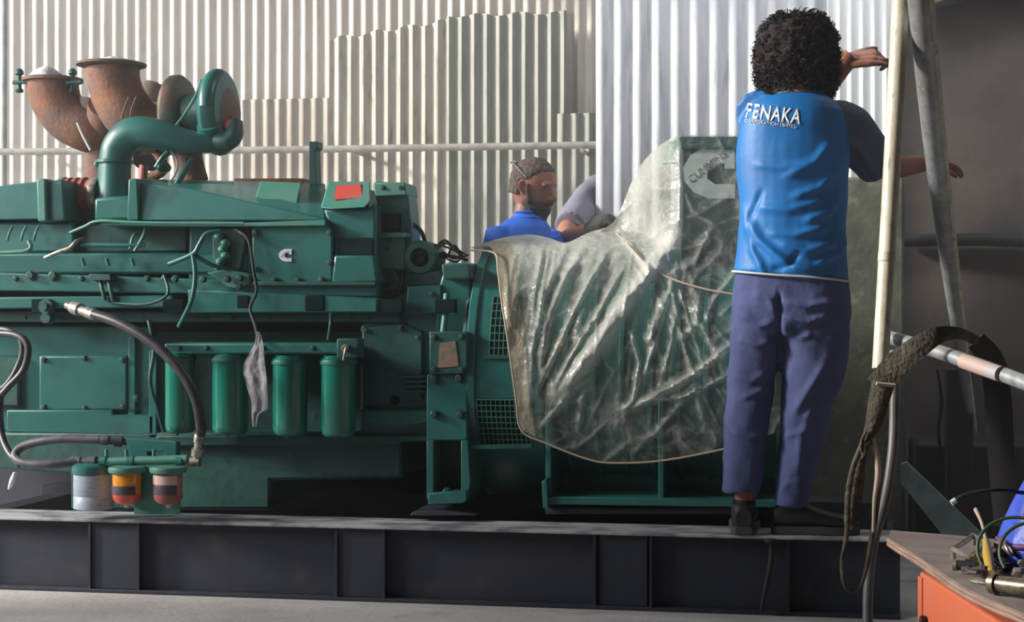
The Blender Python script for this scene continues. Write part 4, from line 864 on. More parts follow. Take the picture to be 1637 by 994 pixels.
# hair: a mass of curls
bm = NB(); random.seed(5)
loop_faces(bm, [sell(hc.x-0.004+q[2], hc.y-0.015, hc.z+q[0], q[1], q[3], 2.1, 30) for q in [(-0.168, 0.07, 0, .07), (-0.15, 0.098, 0, .095), (-0.125, 0.11, 0, .108), (-0.08, 0.118, 0.0, .118), (-0.03, 0.130, -0.006, .125), (0.03, 0.138, -0.004, .135), (0.08, 0.134, 0.0, .13), (0.12, 0.110, 0.0, .105), (0.145, 0.075, 0.0, .07), (0.155, 0.03, 0, .03)]])
def curl_def(c, n):
    return c+n*(0.016*noise.noise(c*26)+0.010*noise.noise(c*62))
bmesh.ops.subdivide_edges(bm, edges=bm.edges, cuts=3, use_grid_fill=True); bm.normal_update()
for v_, c_ in [(v, curl_def(v.co, v.normal)) for v in bm.verts]: v_.co = c_
for k in range(2600):
    u = random.uniform(0, 2*PI); z = random.uniform(-0.165, 0.15); rr = 0.134*(math.sqrt(max(0.02, 1-(z/0.165)**2))**0.8 if z > -0.03 else 1-((-0.03-z)/0.135)**2*0.38)
    c = Vector((hc.x-0.004+rr*math.cos(u), hc.y-0.015+rr*0.96*math.sin(u), hc.z+z)); a0 = random.uniform(0, 6); R_ = random.uniform(0.006, 0.014)
    v1 = Vector((random.gauss(0, 1), random.gauss(0, 1), random.gauss(0, 1))).normalized(); v2 = v1.orthogonal().normalized(); nrm = Vector((math.cos(u), math.sin(u), z*5)).normalized()
    tube(bm, [c+v1*(R_*math.cos(a0+t))+v2*(R_*math.sin(a0+t))+nrm*(0.005*t-0.003) for t in (0, 1.3, 2.6, 3.9)], [0.0012, 0.0020, 0.0018, 0.0006], seg=4, k=2)
hr = make('hair', bm, HAIR, man, recalc=True)
# jersey
def foldfield(fl):
    def g(px, py):
        s = 0
        for poly, wd, amp in fl:
            d, t = segd(px, py, poly)
            if d < wd*3: s += amp*math.exp(-(d/wd)**2)*min(1, 5*t+0.1, 5*(1-t)+0.1)
        return s
    return g
jf = foldfield([([(1186, 330), (1215, 385), (1262, 425), (1318, 440)], 7, 0.014), ([(1192, 350), (1204, 400), (1224, 440)], 6, 0.012), ([(1222, 372), (1270, 376), (1330, 360)], 6, 0.010),
                ([(1235, 385), (1290, 402), (1345, 385)], 7, 0.012), ([(1200, 262), (1250, 268), (1310, 255)], 6, 0.006), ([(1205, 330), (1260, 336), (1330, 315)], 7, 0.008),
                ([(1330, 225), (1300, 262), (1250, 285)], 7, 0.010), ([(1345, 262), (1310, 300), (1260, 318)], 7, 0.010), ([(1350, 300), (1322, 340), (1280, 356)], 7, 0.010),
                ([(1220, 300), (1200, 345), (1196, 400)], 5, -0.008), ([(1280, 400), (1262, 425), (1230, 432)], 5, -0.008), ([(1300, 425), (1340, 405), (1352, 380)], 5, 0.01)])
bm = NB()
loop_faces(bm, rings_px([(150, 1240, 1312, 0.055, 0.01), (156, 1222, 1325, 0.075), (164, 1205, 1338, 0.088), (178, 1190, 1352, 0.102), (200, 1181, 1360, 0.115), (250, 1176, 1360, 0.122), (300, 1179, 1356, 0.122), (350, 1182, 1353, 0.122), (400, 1177, 1354, 0.126), (430, 1174, 1355, 0.130), (441, 1172, 1357, 0.130, 0, -0.018)], YM, 2.1))
limb(bm, [P(1212, 182, YM), P(1236, 190, 5.76), P(1256, 195, 5.86)], [0.082, 0.076, 0.070])
jers = fuse('jersey', bm, SHIRT, man, 0.007, 4, lambda c, n: c+n*((jf(*pix(c)) if n.y < 0 else 0)+0.004*noise.noise(c*9)))
bm = NB(); limb(bm, [P(1322, 192, YM), P(1352, 205, 5.63), P(1385, 242, 5.69), P(1404, 264, 5.74)], [0.070, 0.088, 0.080, 0.077])
slf = foldfield([([(1345, 215), (1375, 240), (1400, 280)], 6, 0.006), ([(1335, 235), (1365, 262), (1385, 285)], 6, 0.008), ([(1350, 190), (1385, 220), (1412, 252)], 5, 0.004)])
slv = fuse('sleeve', bm, SLEEVE, man, 0.007, 4, lambda c, n: c+n*(slf(*pix(c))+0.004*noise.noise(c*12)))
bm = NB(); rr = rings_px([(442, 1171, 1358, 0.133, 0, -0.018), (444, 1171, 1358, 0.133, 0, -0.018)], YM, 2.5); 
tube(bm, rr[0]+[rr[0][0]], 0.004, 8, 1); make('white_hem', bm, LOGO, man)
bm = NB(); rr = rings_px([(150, 1238, 1314, 0.058, 0.01)], YM, 2.2); tube(bm, rr[0]+[rr[0][0]], 0.005, 8, 1); make('collar', bm, SLEEVE, man)
# lettering on the back
dg = bpy.context.evaluated_depsgraph_get()
def bvh_of(ob):
    b = bmesh.new(); b.from_mesh(ob.data); bmesh.ops.translate(b, verts=b.verts, vec=WO[ob.name]); t = BVHTree.FromBMesh(b); b.free(); return t
bt = bvh_of(jers); camp = Vector((0, 0, CZ))
def on_back(px, py):
    d = (P(px, py, 5.6)-camp).normalized(); h = bt.ray_cast(camp, d)
    return (h[0] if h[0] is not None else P(px, py, YM-0.12))-d*0.0018
text_mesh('FENAKA', 1.0, WHITE, 'lettering', man, lambda x, y: on_back(1190+x+y*3, 187+x*0.125-y*33), shear=0.12, offset=0.018, spacing=1.08, width=88, cuts=1)
text_mesh('CORPORATION LIMITED', 1.0, LOGO, 'lettering', man, lambda x, y: on_back(1190+x, 195+x*0.125-y*8), offset=0.02, width=84, cuts=0)
# trousers
tf = foldfield([([(1246, 480), (1290, 490), (1340, 480)], 6, 0.012), ([(1250, 505), (1290, 515), (1330, 500)], 5, 0.010), ([(1248, 525), (1280, 540), (1300, 535)], 5, 0.009), ([(1180, 500), (1215, 520), (1238, 515)], 5, 0.009),
                ([(1175, 540), (1210, 552), (1235, 545)], 5, 0.007), ([(1170, 600), (1200, 610), (1235, 590)], 6, 0.007), ([(1180, 640), (1215, 625), (1235, 620)], 5, 0.007), ([(1320, 580), (1295, 620), (1268, 665)], 7, 0.015),
                ([(1300, 640), (1280, 700), (1275, 760)], 6, 0.008), ([(1165, 690), (1200, 700), (1225, 690)], 5, 0.006), ([(1250, 700), (1280, 690), (1305, 680)], 5, 0.008), ([(1246, 790), (1262, 770), (1285, 775)], 5, 0.007),
                ([(1246, 460), (1246, 520), (1244, 560)], 4, -0.014), ([(1200, 470), (1230, 478), (1240, 500)], 5, 0.008)])
bm = NB()
loop_faces(bm, rings_px([(432, 1176, 1353, 0.118), (470, 1172, 1359, 0.126), (500, 1170, 1362, 0.128), (520, 1171, 1360, 0.12), (535, 1180, 1350, 0.10)], YM, 2.5))
loop_faces(bm, rings_px([(490, 1171, 1262, 0.112), (540, 1168, 1256, 0.105), (600, 1164, 1240, 0.092), (650, 1160, 1233, 0.087, -0.01), (700, 1156, 1227, 0.082, -0.01), (750, 1155, 1222, 0.078, -0.02), (786, 1155, 1217, 0.072, -0.03)], YM, 2.3))
loop_faces(bm, rings_px([(490, 1247, 1362, 0.112), (540, 1246, 1359, 0.11), (600, 1249, 1350, 0.105), (650, 1249, 1332, 0.096), (700, 1245, 1320, 0.09), (750, 1242, 1306, 0.084), (807, 1237, 1292, 0.074, -0.02)], YM, 2.3))
fuse('trousers', bm, TROU, man, 0.007, 4, lambda c, n: c+n*((tf(*pix(c)) if n.y < 0.3 else 0)+0.006*noise.noise(c*11)+0.003*noise.noise(c*Vector((30, 30, 12)).x*0.8)))
hz = ZT+0.0
shoe(man, Vector((P(1189, 850, 5.53).x, 5.505, hz)), (-0.02, 1, 0))
shoe(man, Vector((P(1236, 850, 5.57).x, 5.575, hz)), (0.97, 0.10, 0), Ln=0.285)
# ---- man in the blue polo, facing right
YP = 7.0
m2 = thing('person', 'bearded person in royal blue polo with sunglasses pushed up, looking right behind the alternator', 'person', Vector((P(835, 400, YP).x, YP, 0)))
bm = NB(); hc2 = P(853, 300, YP); W2 = head(bm, hc2, (0.93, -0.30, 0), 1.06, 0.22)
limb(bm, [P(838, 372, YP), P(842, 345, YP), P(850, 310, YP)], [0.072, 0.062, 0.056])
rows = [(352, 812, 866, 0.07), (372, 796, 878, 0.10), (400, 790, 884, 0.11), (470, 794, 880, 0.11), (560, 796, 878, 0.11), (620, 796, 880, 0.11)]
loop_faces(bm, rings_px(rows, YP))
limb(bm, [P(800, 376, YP-0.05), P(802, 470, YP-0.1), P(850, 520, YP-0.02)], [0.055, 0.046, 0.03]); limb(bm, [P(874, 378, YP+0.1), P(888, 470, YP+0.12), P(890, 540, YP-0.05)], [0.052, 0.045, 0.03])
hand(bm, P(850, 520, YP-0.02), Vector((1, 0.1, -0.3)), Vector((0, 0.8, -1)), 1); hand(bm, P(890, 540, YP-0.05), Vector((0.3, -0.5, -0.6)), Vector((0, 0, -1)), -1)
for px, dy in ((815, -0.06), (862, 0.06)):
    a = P(px, 600, YP); limb(bm, [Vector((a.x, YP+dy, a.z)), Vector((a.x, YP+dy, 0.45)), Vector((a.x, YP+dy, 0.09))], [0.085, 0.058, 0.038])
fuse('body', bm, SKIN, m2, 0.0065, 3)
bm = NB()
def ringW(W, z, hw, fb, bb, n=26): return [W(hw*math.cos(t), (fb if math.sin(t) > 0 else bb)*math.sin(t)+0, z) for t in [2*PI*j/n for j in range(n)]]
hrn = [[W2(x, y, z) for x, y, z in [(0.081*math.cos(t), (0.05+0.045*q if math.sin(t) > 0 else 0.106)*math.sin(t)-0.004, zz+0.022*math.sin(t)*(1-q)) for t in [2*PI*j/30 for j in range(30)]]] for q, zz in ((0.0, 0.028), (0.5, 0.055))]
hrn += [ringW(W2, 0.085, 0.070, 0.074, 0.096, 30), ringW(W2, 0.108, 0.05, 0.05, 0.066, 30), ringW(W2, 0.124, 0.02, 0.02, 0.03, 30)]
loop_faces(bm, hrn)
bk = [[W2(0.078*math.cos(t), -0.030+0.075*math.sin(t), zz) for t in [PI+PI*j/16 for j in range(17)]] for zz in (-0.04, 0.0, 0.04)]
loop_faces(bm, [r+[p*0.93+hc2*0.07 for p in r[::-1]] for r in bk])
fuse('hair', bm, HAIRG, m2, 0.006, 2, lambda c, n: c+n*(0.004*noise.noise(c*60)))
bm = NB(); loop_faces(bm, [[W2(a*math.cos(t), 0.022+b*math.sin(t), z) for t in [2*PI*j/26 for j in range(26)]] for z, a, b in [(-0.135, 0.02, 0.045), (-0.122, 0.045, 0.06), (-0.095, 0.061, 0.068), (-0.075, 0.068, 0.069), (-0.05, 0.071, 0.066)]])
tube(bm, [W2(-0.03, 0.086, -0.052), W2(0, 0.096, -0.047), W2(0.03, 0.086, -0.052)], 0.006, 8, 3)
for q in (-1, 1): tube(bm, [W2(q*0.068, 0.03, -0.06), W2(q*0.075, 0.015, -0.02), W2(q*0.076, 0.012, 0.015)], [0.014, 0.009, 0.005], 10, 3)
fuse('beard', bm, BEARD, m2, 0.005, 2, lambda c, n: c+n*(0.003*noise.noise(c*70)))
bm = NB()
for q in (-1, 1):
    tube(bm, [W2(q*0.084, 0.0, 0.04), W2(q*0.080, -0.05, 0.07), W2(q*0.064, -0.085, 0.084)], 0.0028, 6, 3)
    tube(bm, [W2(q*0.012, -0.098, 0.086), W2(q*0.036, -0.096, 0.088), W2(q*0.062, -0.084, 0.084)], [0.010, 0.018, 0.012], 10, 3, ry=0.3)
g_ = make('sunglasses', bm, SILV, m2)
bm = NB(); loop_faces(bm, rings_px([(344, 826, 862, 0.066), (352, 806, 870, 0.082), (364, 792, 880, 0.105), (385, 784, 885, 0.12), (430, 782, 888, 0.125), (520, 786, 886, 0.12), (585, 786, 886, 0.122)], YP))
limb(bm, [P(803, 372, YP-0.04), P(796, 420, YP-0.09), P(800, 455, YP-0.1)], [0.075, 0.072, 0.068]); limb(bm, [P(872, 376, YP+0.08), P(884, 410, YP+0.12), P(893, 440, YP+0.12)], [0.07, 0.07, 0.066])
fuse('polo_shirt', bm, POLO, m2, 0.008, 3, lambda c, n: c+n*(0.006*noise.noise(c*13)))
bm = NB(); rr = rings_px([(340, 824, 864, 0.070), (349, 820, 868, 0.074)], YP); 
loop_faces(bm, [rr[0], rr[1]], cap=False); tube(bm, rr[0]+[rr[0][0]], 0.006, 8, 1); tube(bm, rr[1]+[rr[1][0]], 0.008, 8, 1); make('polo_collar', bm, POLO, m2)
bm = NB(); loop_faces(bm, rings_px([(575, 792, 882, 0.115), (620, 794, 882, 0.115)], YP))
for px, dy in ((815, -0.06), (862, 0.06)):
    a = P(px, 600, YP); limb(bm, [Vector((a.x, YP+dy, a.z)), Vector((a.x, YP+dy, 0.45)), Vector((a.x, YP+dy, 0.10))], [0.11, 0.085, 0.075])
fuse('trousers', bm, DARKST, m2, 0.009, 3)
for px, dy in ((815, -0.06), (862, 0.06)): shoe(m2, Vector((P(px, 600, YP).x-0.06, YP+dy, 0)), (1, -0.1, 0))
# ---- man in the grey shirt behind the sheet edge
YG = 7.68
m3 = thing('person', 'person in grey shirt half hidden by galvanised sheet edge, gloved hand reaching to the plastic', 'person', Vector((P(1000, 400, YG).x, YG, 0)))
bm = NB(); hc3 = P(1020, 238, YG); head(bm, hc3, (0.7, -0.7, 0), 1.03, 0.3)
limb(bm, [P(1000, 300, YG), P(1010, 275, YG), P(1018, 245, YG)], [0.07, 0.062, 0.056])
loop_faces(bm, rings_px([(284, 965, 1030, 0.07), (305, 945, 1050, 0.11), (400, 945, 1050, 0.12), (560, 950, 1040, 0.12), (600, 950, 1040, 0.12)], YG))
sg, eg, wg = P(950, 312, 7.60), P(904, 376, 7.20), P(948, 366, 7.02)
limb(bm, [sg, eg, wg], [0.056, 0.046, 0.030]); limb(bm, [P(1045, 312, YG), P(1060, 400, YG-0.03), P(1020, 450, 7.5)], [0.052, 0.045, 0.03])
hand(bm, P(1020, 450, 7.5), Vector((-0.3, -0.5, -0.6)), Vector((-1, 0, 0)), 1)
hand(bm, wg, Vector((0.8, -0.35, 0.42)), Vector((0.2, 0.2, -1)), 1, 0.16, curls=(0.7, 0.7, 0.75, 0.75))
for px in (970, 1022):
    a = P(px, 590, YG); limb(bm, [Vector((a.x, YG, a.z)), Vector((a.x, YG, 0.45)), Vector((a.x, YG, 0.09))], [0.085, 0.058, 0.038])
fuse('body', bm, SKINL, m3, 0.0065, 3)
bm = NB(); ball(bm, hc3+Vector((-0.01, 0.02, 0.045)), 0.092, 0.1, 0.088, 24); fuse('hair', bm, HAIR, m3, 0.008, 1, lambda c, n: c+n*(0.004*noise.noise(c*60)))
bm = NB(); loop_faces(bm, rings_px([(276, 985, 1025, 0.07), (286, 955, 1040, 0.10), (305, 936, 1055, 0.125), (360, 938, 1056, 0.13), (450, 942, 1050, 0.13), (570, 944, 1046, 0.13)], YG))
limb(bm, [P(958, 306, 7.64), P(930, 335, 7.42), P(911, 362, 7.26)], [0.088, 0.082, 0.074])
fuse('shirt', bm, GSHIRT, m3, 0.008, 3, lambda c, n: c+n*(0.008*noise.noise(c*12)))
bm = NB(); loop_faces(bm, rings_px([(560, 948, 1042, 0.12), (610, 950, 1042, 0.12)], YG))
for px in (970, 1022):
    a = P(px, 590, YG); limb(bm, [Vector((a.x, YG, a.z)), Vector((a.x, YG, 0.45)), Vector((a.x, YG, 0.10))], [0.11, 0.085, 0.075])
fuse('trousers', bm, DARKST, m3, 0.009, 3)
for px in (970, 1022): shoe(m3, Vector((P(px, 600, YG).x, YG+0.08, 0)), (0.5, -0.8, 0))
bm = NB(); hand(bm, wg+Vector((0.0, 0, 0)), Vector((0.8, -0.35, 0.42)), Vector((0.2, 0.2, -1)), 1, 0.175, curls=(0.7, 0.7, 0.75, 0.75)); limb(bm, [wg-Vector((0.02, -0.005, 0.01)), wg+Vector((0.05, -0.02, 0.025))], [0.036, 0.044], k=1)
ball(bm, wg+Vector((0.06, -0.03, 0.03)), 0.05, 0.035, 0.036)
fuse('work_glove', bm, GLOVE, m3, 0.005, 3)
# ------------------------------------------------------------------ poles, rail and slings at the right
bm = NB(); tube(bm, [P(1444, -70, 5.25), P(1441, 0, 5.22), P(1424, 300, 5.12), P(1407, 590, 5.0)], [0.029, 0.029, 0.026, 0.024], 20, 5)
pa = make('scaffold_pole', bm, CREAMP); tag(pa, 'pale cream scaffold pole in front of the standing man\'s outstretched arm', 'pole')
bm = NB(); ptube(bm, [(1418, 404, 5.073), (1417, 418, 5.07)], 0.0262, k=1, seg=20); make('pole_joint', bm, CREAMP, pa)
bm = NB(); tube(bm, [P(1466, -70, 5.1), P(1474, 20, 5.15), P(1497, 250, 5.5), P(1525, 470, 6.0), P(1556, 690, 6.62)], [0.041, 0.040, 0.037, 0.030, 0.016], 22, 5)
pb2 = make('scaffold_pole', bm, GALV); tag(pb2, 'grey galvanised pole leaning away from the cream pole towards the dark wall', 'pole')
bm = NB(); tube(bm, [P(1466, -70, 5.1)+Vector((0.022, -0.022, 0)), P(1474, 20, 5.15)+Vector((0.022, -0.022, 0)), P(1497, 250, 5.5)+Vector((0.021, -0.02, 0)), P(1525, 470, 6.0)+Vector((0.017, -0.016, 0)), P(1556, 690, 6.62)+Vector((0.007, -0.007, 0))], [0.013, 0.013, 0.013, 0.012, 0.008], 12, 5); make('edge_strip', bm, CREAMP, pb2)
# horizontal rail coming forward
bm = NB(); tube(bm, [PD(1416, 538, 5.0), PD(1500, 562, 4.75), PD(1640, 612, 4.4), PD(1760, 660, 4.1), PD(2100, 800, 3.45)], 0.0215, 20, 4)
ra = make('rail_pipe', bm, GALV); tag(ra, 'thick grey pipe rail running forward to the right edge under the dark webbing sling', 'pipe')
bm = NB(); tube(bm, [PD(1540, 577, 4.62), PD(1600, 598, 4.48)], 0.0222, 20, 1); make('rust_band', bm, mat('rusted pipe skin', srgb(170, 142, 130), 0.6, c2=srgb(150, 150, 152), scale=12), ra)
# lower bent pipe
bm = NB(); tube(bm, [PD(1430, 560, 4.95), PD(1430, 640, 4.93), PD(1427, 720, 4.9), PD(1415, 800, 4.85), PD(1396, 870, 4.8), PD(1388, 940, 4.78), PD(1387, 1010, 4.75)], 0.0150, 16, 6)
lp = make('support_pipe', bm, mat('dull grey pipe', srgb(104, 102, 102), 0.5, 0.2, c2=srgb(84, 80, 76), scale=9)); tag(lp, 'thin bent grey pipe running down from the rail to the floor, behind the hanging slings', 'pipe')
def ribbon(bm, pts, wid, th=0.004, facing=Vector((0, -1, 0)), k=6, seed=0):
    rr = wid if isinstance(wid, (list, tuple)) else [wid]*len(pts)
    path = smooth_path([list(p)+[q] for p, q in zip(pts, rr)], k); C = [Vector(p[:3]) for p in path]; rings = []
    for i, c in enumerate(C):
        d = (C[min(i+1, len(C)-1)]-C[max(i-1, 0)]).normalized(); s = d.cross(facing).normalized(); n = s.cross(d).normalized(); w_ = path[i][3]/2; nn = 0.004*noise.noise(Vector((i*0.3, seed, 0)))
        rings.append([c+s*w_+n*nn, c+s*w_*0.3+n*(th), c-s*w_*0.3+n*(th+nn), c-s*w_-n*nn, c-s*w_*0.3-n*th, c+s*w_*0.3-n*th])
    loop_faces(bm, rings); return bm
YS = 4.72
sl = thing('lifting_sling', 'dirty dark webbing sling thrown over the grey rail, its loops hanging down', 'sling', PD(1400, 640, YS))
bm = NB(); ribbon(bm, [PD(1404, 618, 4.72), PD(1432, 584, 4.70), (PD(1466, 556, 4.68)), PD(1500, 536, 4.68), PD(1534, 533, 4.74), PD(1562, 545, 4.85)], [0.075, 0.075, 0.066, 0.05, 0.034, 0.03], 0.005); make('webbing', bm, STRAP, sl)
bm = NB(); ribbon(bm, [PD(1560, 544, 4.85), PD(1584, 575, 4.9), PD(1594, 620, 4.95), PD(1600, 720, 5.0), PD(1608, 840, 5.0)], [0.06, 0.075, 0.08, 0.08, 0.07], 0.004); make('webbing', bm, DARKST, sl)
bm = NB(); ribbon(bm, [PD(1412, 612, 4.70), PD(1405, 640, 4.70), PD(1397, 675, 4.70), PD(1386, 700, 4.70)], [0.066, 0.060, 0.048, 0.03], 0.010, seed=2); make('webbing_eye', bm, STRAP, sl)
bm = NB(); ribbon(bm, [PD(1401, 613, 4.69), PD(1431, 616, 4.69)], 0.012, 0.006, k=1); make('stitching', bm, CORD, sl)
bm = NB(); ribbon(bm, [PD(1390, 690, 4.70), PD(1376, 730, 4.70), PD(1368, 780, 4.7), PD(1360, 830, 4.7), PD(1362, 845, 4.7)], [0.03, 0.032, 0.045, 0.04, 0.02], 0.010, seed=3); make('webbing_loop', bm, STRAP, sl)
bm = NB(); tube(bm, [PD(1386, 692, 4.68), PD(1366, 740, 4.68), PD(1356, 790, 4.68), PD(1354, 850, 4.68), PD(1346, 900, 4.68), PD(1352, 938, 4.68), PD(1370, 945, 4.68), PD(1382, 920, 4.68), PD(1392, 870, 4.68), PD(1402, 800, 4.68), PD(1402, 740, 4.68), PD(1394, 700, 4.68)], [0.006, 0.008, 0.009, 0.007, 0.006, 0.006, 0.005, 0.006, 0.008, 0.009, 0.009, 0.007], 10, 5); make('webbing_loop', bm, STRAP, sl)
bm = NB(); tube(bm, [PD(1396, 700, 4.67), PD(1404, 750, 4.67), PD(1398, 800, 4.67), PD(1396, 850, 4.67)], [0.005, 0.009, 0.006, 0.004], 10, 5); make('frayed_strand', bm, CORD, sl)
for k in range(7):
    bm = NB(); a = random.uniform(-8, 8); tube(bm, [PD(1388+a*0.5, 690, 4.675), PD(1382+a, 702+k*3, 4.665), PD(1378-a*0.5, 716+k*3, 4.67)], [0.004, 0.005, 0.003], 8, 3); make('knot_strand', bm, STRAP, sl)
bm = NB(); rect(bm, 1516, 560, 1554, 1040, 6.5, 6.6)
bm.free(); bm = NB(); a = P(1514, 700, 6.5).x; b = P(1556, 700, 6.5).x; wbox(bm, a, b, 6.5, 6.62, 0.0, P(1530, 590, 6.5).z)
po = make('steel_post', bm, mat('brown dark post', srgb(60, 54, 52), 0.8, c2=srgb(44, 40, 40), scale=6), bevel=0.004); tag(po, 'dark brown steel post standing behind the orange cabinet and the rail', 'post')
bm = NB(); ptube(bm, [(1498, 590, 6.6), (1505, 640, 6.6), (1500, 690, 6.6), (1508, 740, 6.6), (1520, 765, 6.6)], [0.004, 0.008, 0.006, 0.007, 0.004], k=4, seg=8); o = make('cable', bm, DARKST); tag(o, 'dark crooked cable dangling beside the brown steel post', 'cable')
# dark crates/plant behind
bm = NB(); a = P(1462, 700, 6.75).x; b = P(1900, 700, 6.75).x; wbox(bm, a, b, 6.72, 7.3, 0.0, P(1500, 706, 6.75).z); o = make('machine_plinth', bm, DARKST, bevel=0.02); tag(o, 'low dark machine plinth in the shadow along the foot of the concrete wall', 'plinth')
bm = NB(); slab(bm, [(1440, 742), (1450, 738), (1580, 862), (1580, 926), (1512, 862), (1440, 772)], 6.3, 6.33); o = make('metal_plate', bm, TEAL, bevel=0.002); tag(o, 'dull teal plate leaning diagonally in the shadow left of the brown post', 'plate')
# ------------------------------------------------------------------ orange cabinet with tools
ZC = 0.50
cab = thing('tool_cabinet', 'orange cabinet with warped plywood top in the bottom right corner', 'cabinet', Vector((PZ(1560, 985, ZC).x+0.2, PZ(1560, 985, ZC).y+0.3, 0)))
front = smooth_path([(1420, 866), (1440, 878), (1470, 893), (1500, 912), (1535, 938), (1580, 962), (1637, 984), (1720, 1016), (1800, 1046)], 4)
fp = [PZ(x, y, ZC) for x, y in front]
backp = [PZ(1860, 900, ZC), PZ(1840, 872, ZC), PZ(1640, 866, ZC), PZ(1530, 859, ZC), PZ(1424, 854, ZC)]
wv = lambda p: 0.006*math.sin(p.x*9)+0.004*math.sin(p.y*7)
ring = fp+backp
bm = NB(); top = [p+Vector((0, 0, wv(p))) for p in ring]; loop_faces(bm, [[p-Vector((0, 0, 0.018)) for p in top], top])
bm.faces.ensure_lookup_table()
make('plywood_top', bm, [PLY], cab, smooth=False)
bm = NB(); tube(bm, [p+Vector((0, 0, wv(p)-0.006)) for p in fp], 0.0055, 6, 1); make('ply_edge', bm, PLYE, cab)
bm = NB(); tube(bm, [p+Vector((0, 0, wv(p)-0.015)) for p in fp[:-1]], 0.0045, 6, 1); make('ply_edge', bm, PLYE, cab)
# body: a box with a chamfered near corner, set back under the top
c0 = PZ(1470, 905, ZC-0.02); c1 = PZ(1637, 1010, ZC-0.02); dirf = (c1-c0).normalized(); c2 = c0+dirf*1.1; nb = Vector((-dirf.y, dirf.x, 0)); nb = nb if nb.y > 0 else -nb
quad = [c0, c2, c2+nb*0.55, c0+nb*0.22]
bm = NB(); loop_faces(bm, [[Vector((p.x, p.y, 0.0)) for p in quad], [Vector((p.x, p.y, ZC-0.03)) for p in quad]]); make('cabinet_body', bm, ORANGE, cab, bevel=0.006, smooth=False)
bm = NB(); e = c0+dirf*0.03; loop_faces(bm, [[Vector((p.x, p.y, z)) for p in (c0-nb*0.004, e-nb*0.004, e+nb*0.002, c0+nb*0.002)] for z in (0.01, ZC-0.04)]); make('corner_trim', bm, ORANGE, cab, bevel=0.002, smooth=False)
q = PZ(1480, 992, 0.3) ; bm = NB(); p = c0+dirf*0.06-nb*0.003; p.z = 0.375; lathe(bm, p, -nb, [(0, 0.012), (0.01, 0.012), (0.012, 0.006)], 14); make('cabinet_screw', bm, DARKST, cab)
Zt = ZC+0.008
def T(x, y, h=0.0): v = PZ(x, y, Zt); v.z += h+wv(v)*0.5; return v
def item(name, bm, m, label, cat, group=None, **k): o = make(name, bm, m, **k); return tag(o, label, cat, group)
# ratchet / turnbuckle
bm = NB(); a = T(1592, 948, 0.016); b = T(1668, 960, 0.02); tube(bm, [a, b], 0.0155, 20, 1); o = item('turnbuckle', bm, BRASS, 'shiny metal turnbuckle tube on the cabinet edge beneath a green wire', 'turnbuckle')
bm = NB(); d = (a-b).normalized(); tube(bm, [a, a+d*0.02, a+d*0.045, a+d*0.06], [0.008, 0.013, 0.010, 0.004], 14, 3, ry=0.45); make('eye_end', bm, STEEL, o)
bm = NB(); lathe(bm, a-d*0.004, d, [(0, 0.02), (0.012, 0.02)], 20); make('lock_collar', bm, BRASS, o)
# square steel clamp, jaw clips
bm = NB(); a = T(1524, 893, 0.006)
for p, q in [((1524, 893), (1556, 872)), ((1524, 893), (1549, 906)), ((1549, 906), (1580, 884)), ((1556, 872), (1580, 884))]: tube(bm, [T(*p, 0.02), T(*q, 0.02)], 0.006, 8, 1)
for p in [(1524, 893), (1556, 872), (1549, 906), (1580, 884)]: tube(bm, [T(*p, 0.0), T(*p, 0.026)], 0.005, 8, 1)
item('clamp_frame', bm, STEEL, 'small square metal clamp frame on the plywood at the left of the tools', 'clamp')
random.seed(3)
bm = NB(); a = T(1530, 913, 0.012); b = T(1560, 915, 0.014); tube(bm, [a, b], 0.010, 12, 1); o = item('socket_piece', bm, DARKST, 'short dark socket lying nearest the left edge of the plywood', 'socket')
bm = NB(); lathe(bm, a, (a-b), [(0, 0.011), (0.008, 0.011)], 14); make('steel_end', bm, STEEL, o)
bm = NB(); a = T(1560, 903, 0.012); b = T(1598, 893, 0.02); tube(bm, [a, b], [0.010, 0.012], 12, 1); item('socket_piece', bm, BRASS, 'dull metal socket in the middle of the tool heap', 'socket')
# yellow handled thing standing up
bm = NB(); tube(bm, [T(1585, 922, 0.008), T(1580, 905, 0.02), T(1576, 893, 0.04)], [0.007, 0.011, 0.006], 12, 3); o = item('screwdriver', bm, YEL2, 'yellow handled tool sticking up out of the tool heap', 'screwdriver')
bm = NB(); tube(bm, [T(1576, 893, 0.04), T(1570, 886, 0.065), T(1560, 878, 0.085)], [0.004, 0.0035, 0.005], 8, 3); make('shaft', bm, CORD, o)
# chain links
for k in range(9):
    c = T(1600+random.uniform(-12, 30), 893+random.uniform(-6, 10), 0.014+random.uniform(0, 0.03)); bm = NB(); ax = Vector((random.gauss(0, 1), random.gauss(0, 1), random.gauss(0, 1))).normalized(); u1 = ax.orthogonal().normalized(); u2 = ax.cross(u1)
    tube(bm, [c+u1*(0.017*math.cos(t))+u2*(0.010*math.sin(t)) for t in [2*PI*j/12 for j in range(13)]], 0.0035, 8, 1)
    item('chain_link', bm, BRASS if k % 2 else STEEL, 'loose metal shackle ring in the heap under the blue bag', 'ring', 'metal rings in the tool heap')
for k in range(12):
    c = T(1560+random.uniform(-10, 75), 900+random.uniform(-12, 22), 0.010); u = random.uniform(0, PI); dd = Vector((math.cos(u), math.sin(u), random.uniform(-.1, .25))); bm = NB(); Ln = random.uniform(0.02, 0.05)
    lathe(bm, c-dd*Ln/2, dd, [(0, 0.010), (0.009, 0.010), (0.0091, 0.0055), (Ln, 0.0055)], 6)
    item('bolt', bm, [DARKST, BRASS, STEEL][k % 3], 'loose bolt lying in the heap of tools on the plywood', 'bolt', 'loose bolts on the plywood top', smooth=False)
